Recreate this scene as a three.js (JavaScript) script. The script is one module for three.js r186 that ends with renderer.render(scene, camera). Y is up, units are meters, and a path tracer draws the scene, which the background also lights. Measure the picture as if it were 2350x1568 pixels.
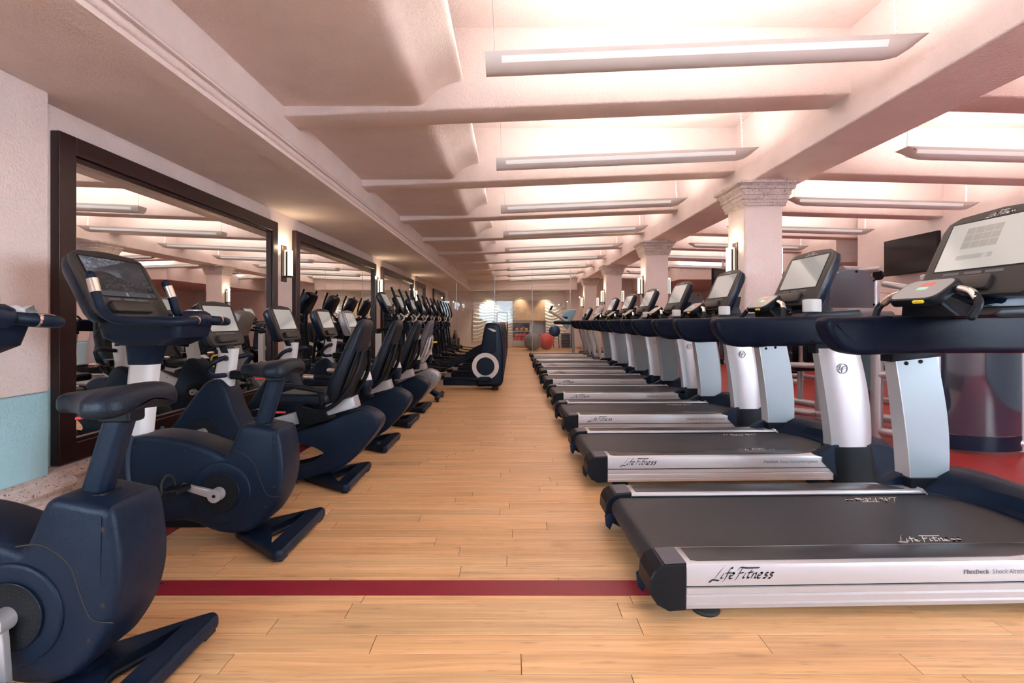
import * as THREE from 'three';
import { RoundedBoxGeometry } from 'three/addons/geometries/RoundedBoxGeometry.js';
import { mergeGeometries, toCreasedNormals } from 'three/addons/utils/BufferGeometryUtils.js';
import { FontLoader } from 'three/addons/loaders/FontLoader.js';
import { RectAreaLightUniformsLib } from 'three/addons/lights/RectAreaLightUniformsLib.js';

// ---------------------------------------------------------------- camera, sky, exposure
const scene = new THREE.Scene();
const FW = 2350, FH = 1568, FOCAL = 1110, EYE = 1.12;
const camera = new THREE.PerspectiveCamera(2 * Math.atan(FH / 2 / FOCAL) * 180 / Math.PI, FW / FH, 0.05, 120);
camera.position.set(0, EYE, 0);
camera.lookAt(0, EYE, -10);
camera.setViewOffset(FW, FH, 0, 46, FW, FH);          // shift lens: horizon a little above the middle
scene.add(camera);

const renderer = new THREE.WebGLRenderer({ antialias: true });
renderer.toneMapping = THREE.LinearToneMapping;
renderer.toneMappingExposure = 1.1;
renderer.shadowMap.enabled = true;
RectAreaLightUniformsLib.init();

const SKY = 30.0, LAMP = 36, SCONCE = 0.32;               // strengths: daylight, ceiling uplights, wall lamps
scene.background = new THREE.Color().setRGB(0.80, 0.90, 1.0);
scene.backgroundIntensity = SKY;

// ---------------------------------------------------------------- helpers
let seed = 20240611;
const rnd = (a = 0, b = 1) => { seed = (seed * 1664525 + 1013904223) >>> 0; return a + (b - a) * (seed / 4294967296); };
const V = (x, y, z) => new THREE.Vector3(x, y, z);
const lerp = (a, b, t) => a + (b - a) * t;

function hash2(x, y) { let h = (x * 374761393 + y * 668265263) | 0; h = Math.imul(h ^ (h >>> 13), 1274126177); return ((h ^ (h >>> 16)) >>> 0) / 4294967296; }
function vnoise(x, y, px, py) {                        // value noise that repeats every px, py cells
  const xi = Math.floor(x), yi = Math.floor(y), fx = x - xi, fy = y - yi, sx = fx * fx * (3 - 2 * fx), sy = fy * fy * (3 - 2 * fy);
  const m = (a, n) => ((a % n) + n) % n, h = (a, b) => hash2(m(a, px), m(b, py));
  return lerp(lerp(h(xi, yi), h(xi + 1, yi), sx), lerp(h(xi, yi + 1), h(xi + 1, yi + 1), sx), sy);
}
function dataTex(w, h, fn, srgb) {
  const a = new Uint8Array(w * h * 4);
  for (let y = 0; y < h; y++) for (let x = 0; x < w; x++) {
    const c = fn(x / w, y / h), i = (y * w + x) * 4;
    for (let k = 0; k < 3; k++) a[i + k] = Math.max(0, Math.min(255, Math.round(255 * (Array.isArray(c) ? c[k] : c))));
    a[i + 3] = 255;
  }
  const t = new THREE.DataTexture(a, w, h);
  t.wrapS = t.wrapT = THREE.RepeatWrapping; t.magFilter = THREE.LinearFilter; t.minFilter = THREE.LinearMipmapLinearFilter; t.generateMipmaps = true;
  if (srgb) t.colorSpace = THREE.SRGBColorSpace;
  t.needsUpdate = true;
  return t;
}
function prep(g) {
  if (g.index) g = g.toNonIndexed();
  for (const k of Object.keys(g.attributes)) if (!['position', 'normal', 'uv', 'color'].includes(k)) g.deleteAttribute(k);
  if (!g.attributes.uv) g.setAttribute('uv', new THREE.BufferAttribute(new Float32Array(g.attributes.position.count * 2), 2));
  if (!g.attributes.normal) g.computeVertexNormals();
  g.clearGroups();
  return g;
}
function boxUV(g) {                                   // uv in metres, picked by the way each triangle faces
  const p = g.attributes.position, uv = g.attributes.uv, a = V(), b = V(), c = V(), n = V();
  for (let i = 0; i < p.count; i += 3) {
    a.fromBufferAttribute(p, i); b.fromBufferAttribute(p, i + 1); c.fromBufferAttribute(p, i + 2);
    n.copy(b).sub(a).cross(c.clone().sub(a));
    const ax = Math.abs(n.x), ay = Math.abs(n.y), az = Math.abs(n.z);
    [a, b, c].forEach((q, k) => {
      if (ay >= ax && ay >= az) uv.setXY(i + k, q.x, q.z);
      else if (ax >= az) uv.setXY(i + k, q.z, q.y);
      else uv.setXY(i + k, q.x, q.y);
    });
  }
  return g;
}
function merge(list) {
  const gs = [list].flat(9).map(prep);
  const col = gs.some((g) => g.attributes.color);
  if (!col) gs.forEach((g) => g.deleteAttribute('color'));
  return gs.length === 1 ? gs[0] : mergeGeometries(gs);
}
function mesh(name, geos, m, parent, label) {
  const g = merge(geos);
  if (m.userData.metres) boxUV(g);
  const o = new THREE.Mesh(g, m);
  o.name = name; o.castShadow = o.receiveShadow = true;
  if (label) o.userData.label = label;
  if (parent) parent.add(o);
  return o;
}
const names = {};
function numbered(n) { names[n] = (names[n] ?? -1) + 1; return names[n] ? n + '_' + String(names[n]).padStart(3, '0') : n; }
function thing(name, label, category, pos = [0, 0, 0], turn = 0, group) {
  const o = new THREE.Group(); o.name = numbered(name); scene.add(o);
  o.position.set(...pos); o.rotation.y = turn; o.userData = { label, category };
  if (group) o.userData.group = group;
  return o;
}
function single(name, geos, m, label, category, group) {
  const o = mesh(numbered(name), geos, m, scene); o.userData = { label, category };
  if (group) o.userData.group = group;
  return o;
}
function struct(name, geos, m, label) {
  const o = geos ? mesh(name, geos, m, scene) : new THREE.Group();
  if (!geos) { o.name = name; scene.add(o); }
  o.userData.kind = 'structure'; if (label) o.userData.label = label;
  return o;
}
function dup(root, label, pos, turn = root.rotation.y) {
  const r = root.clone(); r.name = numbered(root.name.replace(/_\d{3}$/, '')); scene.add(r);
  r.userData = { ...root.userData, label }; r.position.set(...pos); r.rotation.y = turn;
  return r;
}
// geometry makers --------------------------------------------------
function box(x0, x1, y0, y1, z0, z1, r = 0.004) {
  const w = Math.abs(x1 - x0), h = Math.abs(y1 - y0), d = Math.abs(z1 - z0);
  const g = r > 0 ? new RoundedBoxGeometry(w, h, d, r > 0.012 ? 3 : 1, Math.min(r, w / 2.01, h / 2.01, d / 2.01)) : new THREE.BoxGeometry(w, h, d);
  return g.translate((x0 + x1) / 2, (y0 + y1) / 2, (z0 + z1) / 2);
}
function rod(a, b, r0, r1 = r0, seg = 14) {
  const d = b.clone().sub(a), g = new THREE.CylinderGeometry(r1, r0, d.length(), seg);
  g.translate(0, d.length() / 2, 0).applyQuaternion(new THREE.Quaternion().setFromUnitVectors(V(0, 1, 0), d.clone().normalize()));
  return g.translate(a.x, a.y, a.z);
}
function tube(pts, r, seg = 28, rad = 12, caps = true) {
  const c = new THREE.CatmullRomCurve3(pts.map((p) => (p.isVector3 ? p : V(...p))), false, 'centripetal');
  const out = [new THREE.TubeGeometry(c, seg, r, rad)];
  if (caps) for (const t of [0, 1]) { const p = c.getPoint(t); out.push(new THREE.SphereGeometry(r, rad, 6).translate(p.x, p.y, p.z)); }
  return out;
}
function loop(pts, r, seg = 60, rad = 10) {
  return new THREE.TubeGeometry(new THREE.CatmullRomCurve3(pts.map((p) => V(...p)), true, 'centripetal'), seg, r, rad, true);
}
function smooth2(pts, n = 60, tension = 0.5) {          // closed smooth outline through 2D points
  const c = new THREE.CatmullRomCurve3(pts.map(([x, y]) => V(x, y, 0)), true, 'catmullrom', tension);
  return c.getPoints(n).slice(0, n).map((p) => [p.x, p.y]);
}
function shape(pts, holes = []) {
  const s = new THREE.Shape(pts.map(([x, y]) => new THREE.Vector2(x, y)));
  for (const h of holes) s.holes.push(new THREE.Path(h.map(([x, y]) => new THREE.Vector2(x, y))));
  return s;
}
function ext(pts, z0, z1, bevel = 0, { holes = [], crease = 0.7, bs = 2 } = {}) {   // outline in x, y pushed along z
  const d = z1 - z0 - 2 * bevel;
  let g = new THREE.ExtrudeGeometry(shape(pts, holes), { depth: d, bevelEnabled: bevel > 0, bevelSize: bevel, bevelOffset: -bevel, bevelThickness: bevel, bevelSegments: bs, curveSegments: 12 });
  g.translate(0, 0, z0 + bevel);
  return toCreasedNormals(prep(g), crease);
}
function extX(pts, x0, x1, bevel = 0, opt) {            // outline in z, y pushed along x
  const g = ext(pts.map(([z, y]) => [-z, y]), x0, x1, bevel, opt);
  return g.rotateY(Math.PI / 2);
}
function extY(pts, y0, y1, bevel = 0, opt) {            // outline in x, z pushed along y
  const g = ext(pts.map(([x, z]) => [x, -z]), y0, y1, bevel, opt);
  return g.rotateX(-Math.PI / 2);
}
function loft(rings, { caps = true, crease = 0.8, closed = true } = {}) {
  const n = rings[0].length, pos = [], idx = [];
  rings.forEach((r) => r.forEach((p) => pos.push(p.x, p.y, p.z)));
  const m = closed ? n : n - 1;
  for (let i = 0; i < rings.length - 1; i++) for (let j = 0; j < m; j++) {
    const a = i * n + j, b = i * n + (j + 1) % n, c = a + n, d = b + n;
    idx.push(a, b, d, a, d, c);
  }
  if (caps && closed) for (const e of [0, rings.length - 1]) {
    const c = V(0, 0, 0); rings[e].forEach((p) => c.add(p)); c.multiplyScalar(1 / n);
    const k = pos.length / 3; pos.push(c.x, c.y, c.z);
    for (let j = 0; j < n; j++) { const a = e * n + j, b = e * n + (j + 1) % n; if (e === 0) idx.push(k, b, a); else idx.push(k, a, b); }
  }
  const g = new THREE.BufferGeometry();
  g.setAttribute('position', new THREE.Float32BufferAttribute(pos, 3)); g.setIndex(idx);
  return toCreasedNormals(prep(g), crease);
}
function rrect(w, h, r, n = 4) {                        // rounded rectangle outline
  const out = [];
  for (const [cx, cy, a0] of [[w / 2 - r, h / 2 - r, 0], [-w / 2 + r, h / 2 - r, 90], [-w / 2 + r, -h / 2 + r, 180], [w / 2 - r, -h / 2 + r, 270]])
    for (let i = 0; i <= n; i++) { const a = (a0 + 90 * i / n) * Math.PI / 180; out.push([cx + r * Math.cos(a), cy + r * Math.sin(a)]); }
  return out;
}
const circle = (r, n = 32, cx = 0, cy = 0) => Array.from({ length: n }, (_, i) => [cx + r * Math.cos(2 * Math.PI * i / n), cy + r * Math.sin(2 * Math.PI * i / n)]);
const lathe = (pts, seg = 32) => new THREE.LatheGeometry(pts.map(([x, y]) => new THREE.Vector2(x, y)), seg);
function disc(r, z0, z1, cx, cy, seg = 40) { return new THREE.CylinderGeometry(r, r, z1 - z0, seg).rotateX(Math.PI / 2).translate(cx, cy, (z0 + z1) / 2); }
// place a shape drawn flat in x, y so that its x runs along u, its y along v
function onPlane(g, o, u, v) {
  const n = u.clone().cross(v), m = new THREE.Matrix4().makeBasis(u, v, n).setPosition(o);
  return g.applyMatrix4(m);
}
// ---------------------------------------------------------------- lettering
const fontBold = await new FontLoader().loadAsync('fonts/droid/droid_sans_bold.typeface.json');
const fontRegular = await new FontLoader().loadAsync('fonts/droid/droid_sans_regular.typeface.json');
function textFlat(str, size, font = fontRegular) {      // flat printed text, baseline from the origin
  const g = new THREE.ShapeGeometry(font.generateShapes(str, size), 3);
  g.computeBoundingBox(); g.userData.w = g.boundingBox.max.x;
  return g;
}
const SCRIPT = (() => {                                 // brush-pen strokes, x height about 1
  const S = [], e = (x) => S.push([[x + .05, .42], [x + .62, .62], [x + .62, .92], [x + .3, .95], [x + .02, .5], [x + .1, .06], [x + .45, .02], [x + .75, .25]]);
  S.push([[1.75, 2.35], [1.2, 1.6], [.55, .35], [.05, -.35], [-.35, -.5], [-.2, -.2], [.5, -.2], [1.25, -.3]]);          // L
  S.push([[1.75, .95], [1.45, .1], [1.75, .12]]); S.push([[1.95, 1.35], [2.02, 1.42]]);                                  // i
  S.push([[3.05, 1.75], [2.75, 1.8], [2.45, 1.0], [2.1, -.25], [1.85, -.45]]); S.push([[2.1, .92], [3.0, 1.02]]);        // f
  e(2.85);                                                                                                              // e
  S.push([[4.75, 1.85], [4.45, 1.0], [4.0, -.2], [3.75, -.5]]); S.push([[4.0, 1.45], [4.3, 1.85], [5.4, 1.78], [7.6, 1.8]]); S.push([[4.3, .9], [5.15, 1.0]]); // F
  S.push([[5.5, .95], [5.2, .1], [5.5, .12]]);                                                                           // i
  S.push([[6.4, 1.55], [5.95, .15], [6.3, .1]]); S.push([[5.85, .98], [6.7, 1.05]]);                                     // t
  S.push([[6.85, .95], [6.6, .02]]); S.push([[6.68, .3], [7.1, .9], [7.35, .85], [7.2, .1], [7.5, .1]]);                 // n
  e(7.65);
  for (const x of [8.75, 9.65]) S.push([[x + .6, .88], [x + .25, .95], [x + .1, .68], [x + .5, .38], [x + .35, .05], [x - .1, .05]]); // s s
  return S;
})();
const CYCLE = (() => {                                  // the end of the script word on the recumbents
  const S = [], e = (x) => S.push([[x + .05, .42], [x + .62, .62], [x + .62, .92], [x + .3, .95], [x + .02, .5], [x + .1, .06], [x + .45, .02], [x + .75, .25]]);
  S.push([[1.75, 2.35], [1.2, 1.6], [.55, .35], [.05, -.35], [-.35, -.5], [-.2, -.2], [.5, -.2], [1.25, -.3]]);
  S.push([[1.75, .95], [1.45, .1], [1.75, .12]]); S.push([[1.95, 1.35], [2.02, 1.42]]);
  S.push([[3.05, 1.75], [2.75, 1.8], [2.45, 1.0], [2.1, -.25], [1.85, -.45]]); S.push([[2.1, .92], [3.0, 1.02]]);
  e(2.85);
  const c = (x) => S.push([[x + .65, .8], [x + .4, .97], [x + .05, .5], [x + .2, .03], [x + .65, .2]]);
  c(3.8); S.push([[4.7, .95], [4.75, .3], [5.0, .25]]); S.push([[5.4, .95], [4.9, -.3], [4.5, -.55]]); c(5.5);
  S.push([[6.9, 1.9], [6.4, .3], [6.5, .05], [6.8, .2]]); e(6.9);
  return S;
})();
function script(strokes, size, pen = 0.1) {
  const pos = [], px = Math.cos(0.7) * pen * size, py = Math.sin(0.7) * pen * size;
  for (const s of strokes) {
    const c = new THREE.CatmullRomCurve3(s.map(([x, y]) => V((x + 0.28 * y) * size, y * size, 0)), false, 'centripetal');
    const P = c.getPoints(s.length * 3);
    for (let i = 0; i < P.length - 1; i++) {
      const a = P[i], b = P[i + 1];
      pos.push(a.x - px, a.y - py, 0, b.x - px, b.y - py, 0, b.x + px, b.y + py, 0, a.x - px, a.y - py, 0, b.x + px, b.y + py, 0, a.x + px, a.y + py, 0);
    }
  }
  const g = new THREE.BufferGeometry(); g.setAttribute('position', new THREE.Float32BufferAttribute(pos, 3));
  g.computeVertexNormals();
  const n = g.attributes.normal; for (let i = 0; i < n.count; i++) n.setXYZ(i, 0, 0, 1);
  return g;
}
// ---------------------------------------------------------------- materials
const C = (r, g, b) => new THREE.Color().setRGB(r, g, b);
const std = (c, roughness = 0.5, metalness = 0, extra = {}) => new THREE.MeshStandardMaterial({ color: c, roughness, metalness, ...extra });
function rep(t, s) { const c = t.clone(); c.repeat.set(s, s); c.needsUpdate = true; return c; }
const fbm = (u, v, f, oct = 4) => { let s = 0, a = 0.5, n = 0; for (let i = 0; i < oct; i++) { s += a * vnoise(u * f, v * f, f, f); n += a; a *= 0.5; f *= 2; } return s / n; };
const stuccoTex = dataTex(512, 512, (u, v) => 0.5 * fbm(u, v, 16, 4) + 0.5 * vnoise(u * 90, v * 90, 90, 90));
const grainTex = dataTex(256, 256, (u, v) => 0.6 * vnoise(u * 90, v * 90, 90, 90) + 0.4 * vnoise(u * 37, v * 37, 37, 37));
const paintCol = (c) => { const t = dataTex(256, 256, (u, v) => { const k = 0.965 + 0.05 * fbm(u, v, 8, 4); return c.map((x) => x * k); }, true); t.repeat.set(0.7, 0.7); return t; };
const metres = (m) => { m.userData.metres = true; return m; };
const woodCol = dataTex(1024, 512, (u, v) => {
  const warp = 0.05 * vnoise(u * 5, v * 6, 5, 6);
  const streak = vnoise(u * 6, (v + warp) * 60, 6, 60) * 0.5 + vnoise(u * 14, (v + warp * .6) * 150, 14, 150) * 0.35 + vnoise(u * 3, v * 12, 3, 12) * 0.5;
  const fleck = Math.max(0, vnoise(u * 30, v * 200, 30, 200) - 0.78) * 1.2;
  const knot = Math.max(0, vnoise(u * 9, v * 16, 9, 16) - 0.86) * 1.3;
  const k = 0.84 + 0.22 * streak - fleck * 0.5 - knot;
  return [0.865 * k, 0.692 * k * (0.98 + 0.03 * streak), 0.512 * k * (0.95 + 0.06 * streak)];
}, true);
const M = {};
const plastic = (c, roughness, spec = 0.5, extra = {}) => new THREE.MeshPhysicalMaterial({ color: c, roughness, metalness: 0, specularIntensity: spec, specularColor: C(0.72, 0.86, 1.0), ...extra });
M.paint = metres(std(C(1, 1, 1), 0.85, 0, { map: paintCol([0.943, 0.877, 0.863]), bumpMap: rep(stuccoTex, 1.6), bumpScale: 0.004 }));
M.blue = metres(std(C(1, 1, 1), 0.85, 0, { map: paintCol([0.67, 0.84, 0.885]), bumpMap: rep(stuccoTex, 1.6), bumpScale: 0.004 }));
M.planks = [[1, 1, 1], [1.06, 1.03, 1.0], [0.94, 0.91, 0.87], [1.02, 0.96, 0.9], [0.98, 1.0, 1.0]].map((k) => std(C(...k.map((x) => Math.min(1, x * 0.93))), 0.36, 0, { map: woodCol, bumpMap: woodCol, bumpScale: 0.0004 }));
M.plankField = std(C(0.93, 0.93, 0.93), 0.36, 0, { map: woodCol, vertexColors: true });
M.joint = std(C(0.10, 0.055, 0.03), 0.9);
M.stripe = metres(std(C(0.23, 0.012, 0.025), 0.4, 0, { bumpMap: rep(grainTex, 4), bumpScale: 0.0006 }));
M.redFloor = metres(std(C(1, 1, 1), 0.42, 0, { map: (() => { const t = dataTex(512, 512, (u, v) => { const k = 0.93 + 0.1 * fbm(u, v, 12, 4) - (vnoise(u * 120, v * 120, 120, 120) > 0.93 ? 0.2 : 0); return [0.62 * k, 0.165 * k, 0.165 * k]; }, true); return t; })(), bumpMap: rep(grainTex, 3), bumpScale: 0.0006 }));
M.stone = metres(std(C(1, 1, 1), 0.85, 0, { map: (() => { const t = dataTex(512, 512, (u, v) => { const pit = vnoise(u * 70, v * 70, 70, 70) > 0.87 ? 0.6 : 1; const k = (0.86 + 0.2 * fbm(u, v, 10, 4)) * pit; return [0.86 * k, 0.79 * k, 0.765 * k]; }, true); t.repeat.set(1.6, 1.6); return t; })(), bumpMap: (() => { const t = dataTex(512, 512, (u, v) => (vnoise(u * 70, v * 70, 70, 70) > 0.85 ? 0 : 0.7) + 0.3 * fbm(u, v, 20, 3)); t.repeat.set(1.6, 1.6); return t; })(), bumpScale: 0.004 }));
M.frame = metres(std(C(0.030, 0.012, 0.012), 0.3, 0, { bumpMap: rep(woodCol, 2), bumpScale: 0.0006 }));
M.mirror = std(C(0.9, 0.92, 0.91), 0.0, 1);
M.navy = plastic(C(0.005, 0.011, 0.027), 0.42, 0.5, { bumpMap: rep(grainTex, 6), bumpScale: 0.0004 });
M.navy.userData.metres = true; M.navy.bumpMap.repeat.set(8, 8);
M.rail = plastic(C(0.0035, 0.006, 0.017), 0.42, 0.32, { bumpMap: M.navy.bumpMap, bumpScale: 0.0004 }); M.rail.userData.metres = true;
M.navyGloss = plastic(C(0.005, 0.011, 0.028), 0.24, 0.6);
M.black = plastic(C(0.006, 0.007, 0.010), 0.42, 0.5);
M.blackMatte = std(C(0.014, 0.014, 0.017), 0.75);
M.bezel = std(C(0.028, 0.026, 0.025), 0.42);
M.silver = std(C(0.54, 0.545, 0.585), 0.34, 0.5);
M.silverDark = std(C(0.36, 0.37, 0.40), 0.36, 0.5);
M.teal = std(C(0.31, 0.36, 0.40), 0.4, 0.4);
M.white = std(C(0.80, 0.80, 0.82), 0.4);
M.towel = metres(std(C(0.86, 0.86, 0.87), 0.95, 0, { bumpMap: rep(grainTex, 14), bumpScale: 0.003 }));
M.chrome = std(C(0.80, 0.78, 0.76), 0.16, 1);
M.grip = std(C(0.72, 0.62, 0.56), 0.25, 0.8);
M.belt = metres(std(C(0.019, 0.021, 0.029), 0.5, 0, { bumpMap: rep(grainTex, 5), bumpScale: 0.0008 }));
M.tread = std(C(0.020, 0.022, 0.030), 0.38);
M.rubber = std(C(0.010, 0.010, 0.012), 0.7);
M.vinyl = metres(plastic(C(0.006, 0.009, 0.017), 0.40, 0.6, { bumpMap: rep(grainTex, 7), bumpScale: 0.0006 }));
M.greyPad = std(C(0.085, 0.085, 0.11), 0.5);
M.inkDark = std(C(0.01, 0.012, 0.03), 0.5);
M.rib = plastic(C(0.03, 0.045, 0.075), 0.35, 0.7);
M.inkLight = std(C(0.78, 0.74, 0.68), 0.5);
M.inkGrey = std(C(0.10, 0.105, 0.12), 0.5);
M.screen = std(C(0.12, 0.118, 0.115), 0.06, 0, { emissive: C(0.24, 0.232, 0.22), emissiveIntensity: 1 });
M.screenOff = std(C(0.012, 0.013, 0.015), 0.12);
M.keypad = std(C(0.34, 0.35, 0.36), 0.3);
M.yellow = std(C(0.80, 0.58, 0.03), 0.45);
M.red = std(C(0.62, 0.04, 0.05), 0.4);
M.lcdRed = std(C(0.3, 0.05, 0.04), 0.3, 0, { emissive: C(0.5, 0.09, 0.06) });
M.lcdGreen = std(C(0.2, 0.4, 0.3), 0.3, 0, { emissive: C(0.22, 0.42, 0.3) });
M.lamp = std(C(0.72, 0.68, 0.66), 0.45, 0.1);
M.tubeGlow = std(C(0.9, 0.9, 0.9), 0.5, 0, { emissive: C(1.0, 0.95, 0.86), emissiveIntensity: 3.0 });
M.slotGlow = std(C(0.75, 0.75, 0.75), 0.5, 0, { emissive: C(0.80, 0.80, 0.80), emissiveIntensity: 0.35 });
M.sconceGlow = std(C(0.9, 0.88, 0.82), 0.5, 0, { emissive: C(1.0, 0.88, 0.66), emissiveIntensity: 1.3 });
M.bronze = std(C(0.07, 0.045, 0.035), 0.35, 0.7);
M.glass = new THREE.MeshPhysicalMaterial({ color: C(0.97, 0.985, 0.98), roughness: 0, metalness: 0, transmission: 1, thickness: 0, ior: 1.5 });
M.tinted = new THREE.MeshPhysicalMaterial({ color: C(0.45, 0.5, 0.52), roughness: 0, metalness: 0, transmission: 1, thickness: 0, ior: 1.5 });
M.smoke = new THREE.MeshPhysicalMaterial({ color: C(0.018, 0.02, 0.04), roughness: 0.08, metalness: 0, transmission: 0.0, clearcoat: 1, clearcoatRoughness: 0.05 });
M.panelWood = metres(std(C(1, 1, 1), 0.55, 0, { map: (() => { const t = dataTex(256, 256, (u, v) => { const k = 0.9 + 0.12 * vnoise(u * 90, v * 5, 90, 5) + 0.05 * fbm(u, v, 6, 3); return [0.68 * k, 0.55 * k, 0.42 * k]; }, true); t.repeat.set(1.2, 1.2); return t; })() }));
M.steel = std(C(0.55, 0.55, 0.57), 0.3, 0.9);
M.wave = std(C(0.84, 0.80, 0.74), 0.8);
// ---------------------------------------------------------------- the hall (x to the right, depth d runs away from the camera: z = -d)
const XL = -2.77, XR = 7.0, DN = -4.0, DF = 21.0, TOP = 3.46;
const Z = (d) => -d;
function slab(x0, x1, y0, y1, d0, d1, r = 0) { return box(x0, x1, y0, y1, -d1, -d0, r); }

// floor: wood planks running across the hall, red rubber on the weights side
const floor = struct('floor', null, null, 'light maple plank floor with a red rubber floor beyond the treadmills');
mesh('subfloor', slab(XL - 0.3, XR + 1.3, -0.2, -0.009, DN, DF), M.joint, floor);
mesh('red_rubber_floor', slab(2.74, XR + 1.3, -0.0088, 0.001, DN, DF), M.redFloor, floor, 'red rubber gym floor');
{
  const W = 0.097, G = 0.0019, far = [];
  const plank = (x0, x1, d0, d1, y) => {                 // a board with a small chamfer along its edges
    const c = 0.0012, P = [[x0, d0, -0.006], [x1, d0, -0.006], [x1, d1, -0.006], [x0, d1, -0.006], [x0, d0, y - c], [x1, d0, y - c], [x1, d1, y - c], [x0, d1, y - c], [x0 + c, d0 + c, y], [x1 - c, d0 + c, y], [x1 - c, d1 - c, y], [x0 + c, d1 - c, y]];
    const pos = [], uv = [], ou = rnd(), ov = rnd();
    const q = (a, b, cc, d) => [a, b, cc, a, cc, d].forEach((i) => { const p = P[i]; pos.push(p[0], p[2], -p[1]); uv.push(ou + (p[0] - x0) / 2.4, ov + (p[1] - d0) / 0.75); });
    q(8, 9, 10, 11); q(4, 5, 9, 8); q(5, 6, 10, 9); q(6, 7, 11, 10); q(7, 4, 8, 11);
    const g = new THREE.BufferGeometry();
    g.setAttribute('position', new THREE.Float32BufferAttribute(pos, 3)); g.setAttribute('uv', new THREE.Float32BufferAttribute(uv, 2)); g.computeVertexNormals();
    return g;
  };
  let row = 0, kept = 0;
  const kinds = [];
  for (let d = -0.6; d < DF; d += W, row++) {
    let x = XL + 0.05 - rnd(0, 1.2);
    while (x < 2.74) {
      const L = rnd(0.95, 1.4), a = Math.max(x, XL + 0.05), b = Math.min(x + L, 2.738);
      x += L;
      if (b - a < 0.03) continue;
      const g = plank(a + G / 2, b - G / 2, d + G / 2, d + W - G / 2, rnd(-0.0003, 0.0003));
      const near = d > 1.25 && d < 3.6 && Math.abs((a + b) / 2) < d * 1.25 + 0.6 && kept < 298;
      if (near) { kept++; const o = mesh('plank', g, M.planks[Math.floor(rnd(0, 5)) % 5], floor); o.name = kept > 1 ? 'plank_' + String(kept - 1).padStart(3, '0') : 'plank'; }
      else {
        const k = rnd(0.90, 1.06), w = rnd(0.94, 1.0), n = g.attributes.position.count, c = new Float32Array(n * 3);
        for (let i = 0; i < n; i++) { c[i * 3] = k; c[i * 3 + 1] = k * (0.5 + w / 2); c[i * 3 + 2] = k * w; }
        g.setAttribute('color', new THREE.BufferAttribute(c, 3)); far.push(g);
      }
    }
  }
  const rest = mesh('plank_field', far, M.plankField, floor, 'plank floor receding down the aisle'); rest.userData.kind = 'stuff';
}
struct('trim_1', slab(-1.93, 0.9, -0.004, 0.0016, 1.975, 2.09), M.stripe, 'dark red floor stripe across the near aisle');
struct('trim_2', slab(-1.93, -1.80, -0.004, 0.0017, 2.09, 15.8), M.stripe, 'dark red floor stripe under the bikes');

// walls
const D0 = 0.72, ST = 0.24;                              // height of the blue dado, of the stone base
const wl = struct('wall_left', [slab(XL - 0.3, XL, D0, 3.7, -0.8, DF), slab(XL - 0.3, XL, D0, 3.7, DN - 0.3, -3.7), slab(XL - 0.3, XL, 2.35, 3.7, -3.7, -0.8)], M.paint, 'pale pink wall with mirrors');
mesh('blue_dado', slab(XL - 0.3, XL + 0.001, -0.2, D0, DN - 0.3, DF), M.blue, wl, 'pale blue lower band of the wall');
const pil = struct('wall_left_pilaster', slab(XL - 0.1, XL + 0.13, D0, 2.5, -0.6, 2.76, 0.012), M.paint, 'pale pink pilaster at the left');
mesh('blue_dado', slab(XL - 0.1, XL + 0.13, 0, D0, -0.6, 2.76, 0.012), M.blue, pil, 'pale blue lower band of the pilaster');
const basePts = (x) => [[x - 0.05, 0], [x + 0.075, 0], [x + 0.075, 0.115], [x + 0.06, 0.125], [x + 0.06, 0.15], [x + 0.085, 0.16], [x + 0.098, 0.18], [x + 0.095, 0.2], [x + 0.075, 0.215], [x + 0.05, 0.22], [x + 0.05, 0.24], [x + 0.01, 0.25], [x - 0.05, 0.25]];
{ // carved stone base, cut in blocks
  const bl = struct('baseboard_left', null, null, 'carved pink stone base along the left wall');
  let d = -0.6;
  while (d < DF - 0.1) {
    const L = rnd(0.55, 0.8), e = Math.min(d + L, DF);
    const onPil = d < 2.8, x = onPil ? XL + 0.13 : XL;
    const ee = onPil ? Math.min(e, 2.84) : e;
    const g = ext(basePts(x), -ee + 0.002, -d - 0.002, 0.003, { crease: 0.5, bs: 1 });
    mesh('stone_block', g, M.stone, bl);
    d = ee;
  }
}
const wr = struct('wall_right', [slab(XR, XR + 0.3, 0.72, 3.7, -0.3, 9.8, 0.01), slab(XR, XR + 0.3, 0.72, 3.7, DN - 0.3, -3.7), slab(XR, XR + 0.3, 2.6, 3.7, -3.7, -0.3)], M.paint, 'pale pink right wall with the television');
mesh('blue_dado', slab(XR - 0.002, XR + 0.3, 0, 0.72, DN - 0.3, 9.8, 0.01), M.blue, wr);
struct('wall_right_far', slab(XR + 1.3, XR + 1.6, -0.2, 3.7, 9.5, DF), M.paint, 'recessed pink wall behind the weights');
struct('wall_right_return', slab(XR + 0.02, XR + 1.6, -0.2, 3.7, 9.5, 9.79), M.paint, 'short wall beside the recess');
struct('wall_far', slab(XL - 0.3, XR + 1.6, -0.2, 3.7, DF, DF + 0.3), M.paint, 'pink far wall of the hall');
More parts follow.
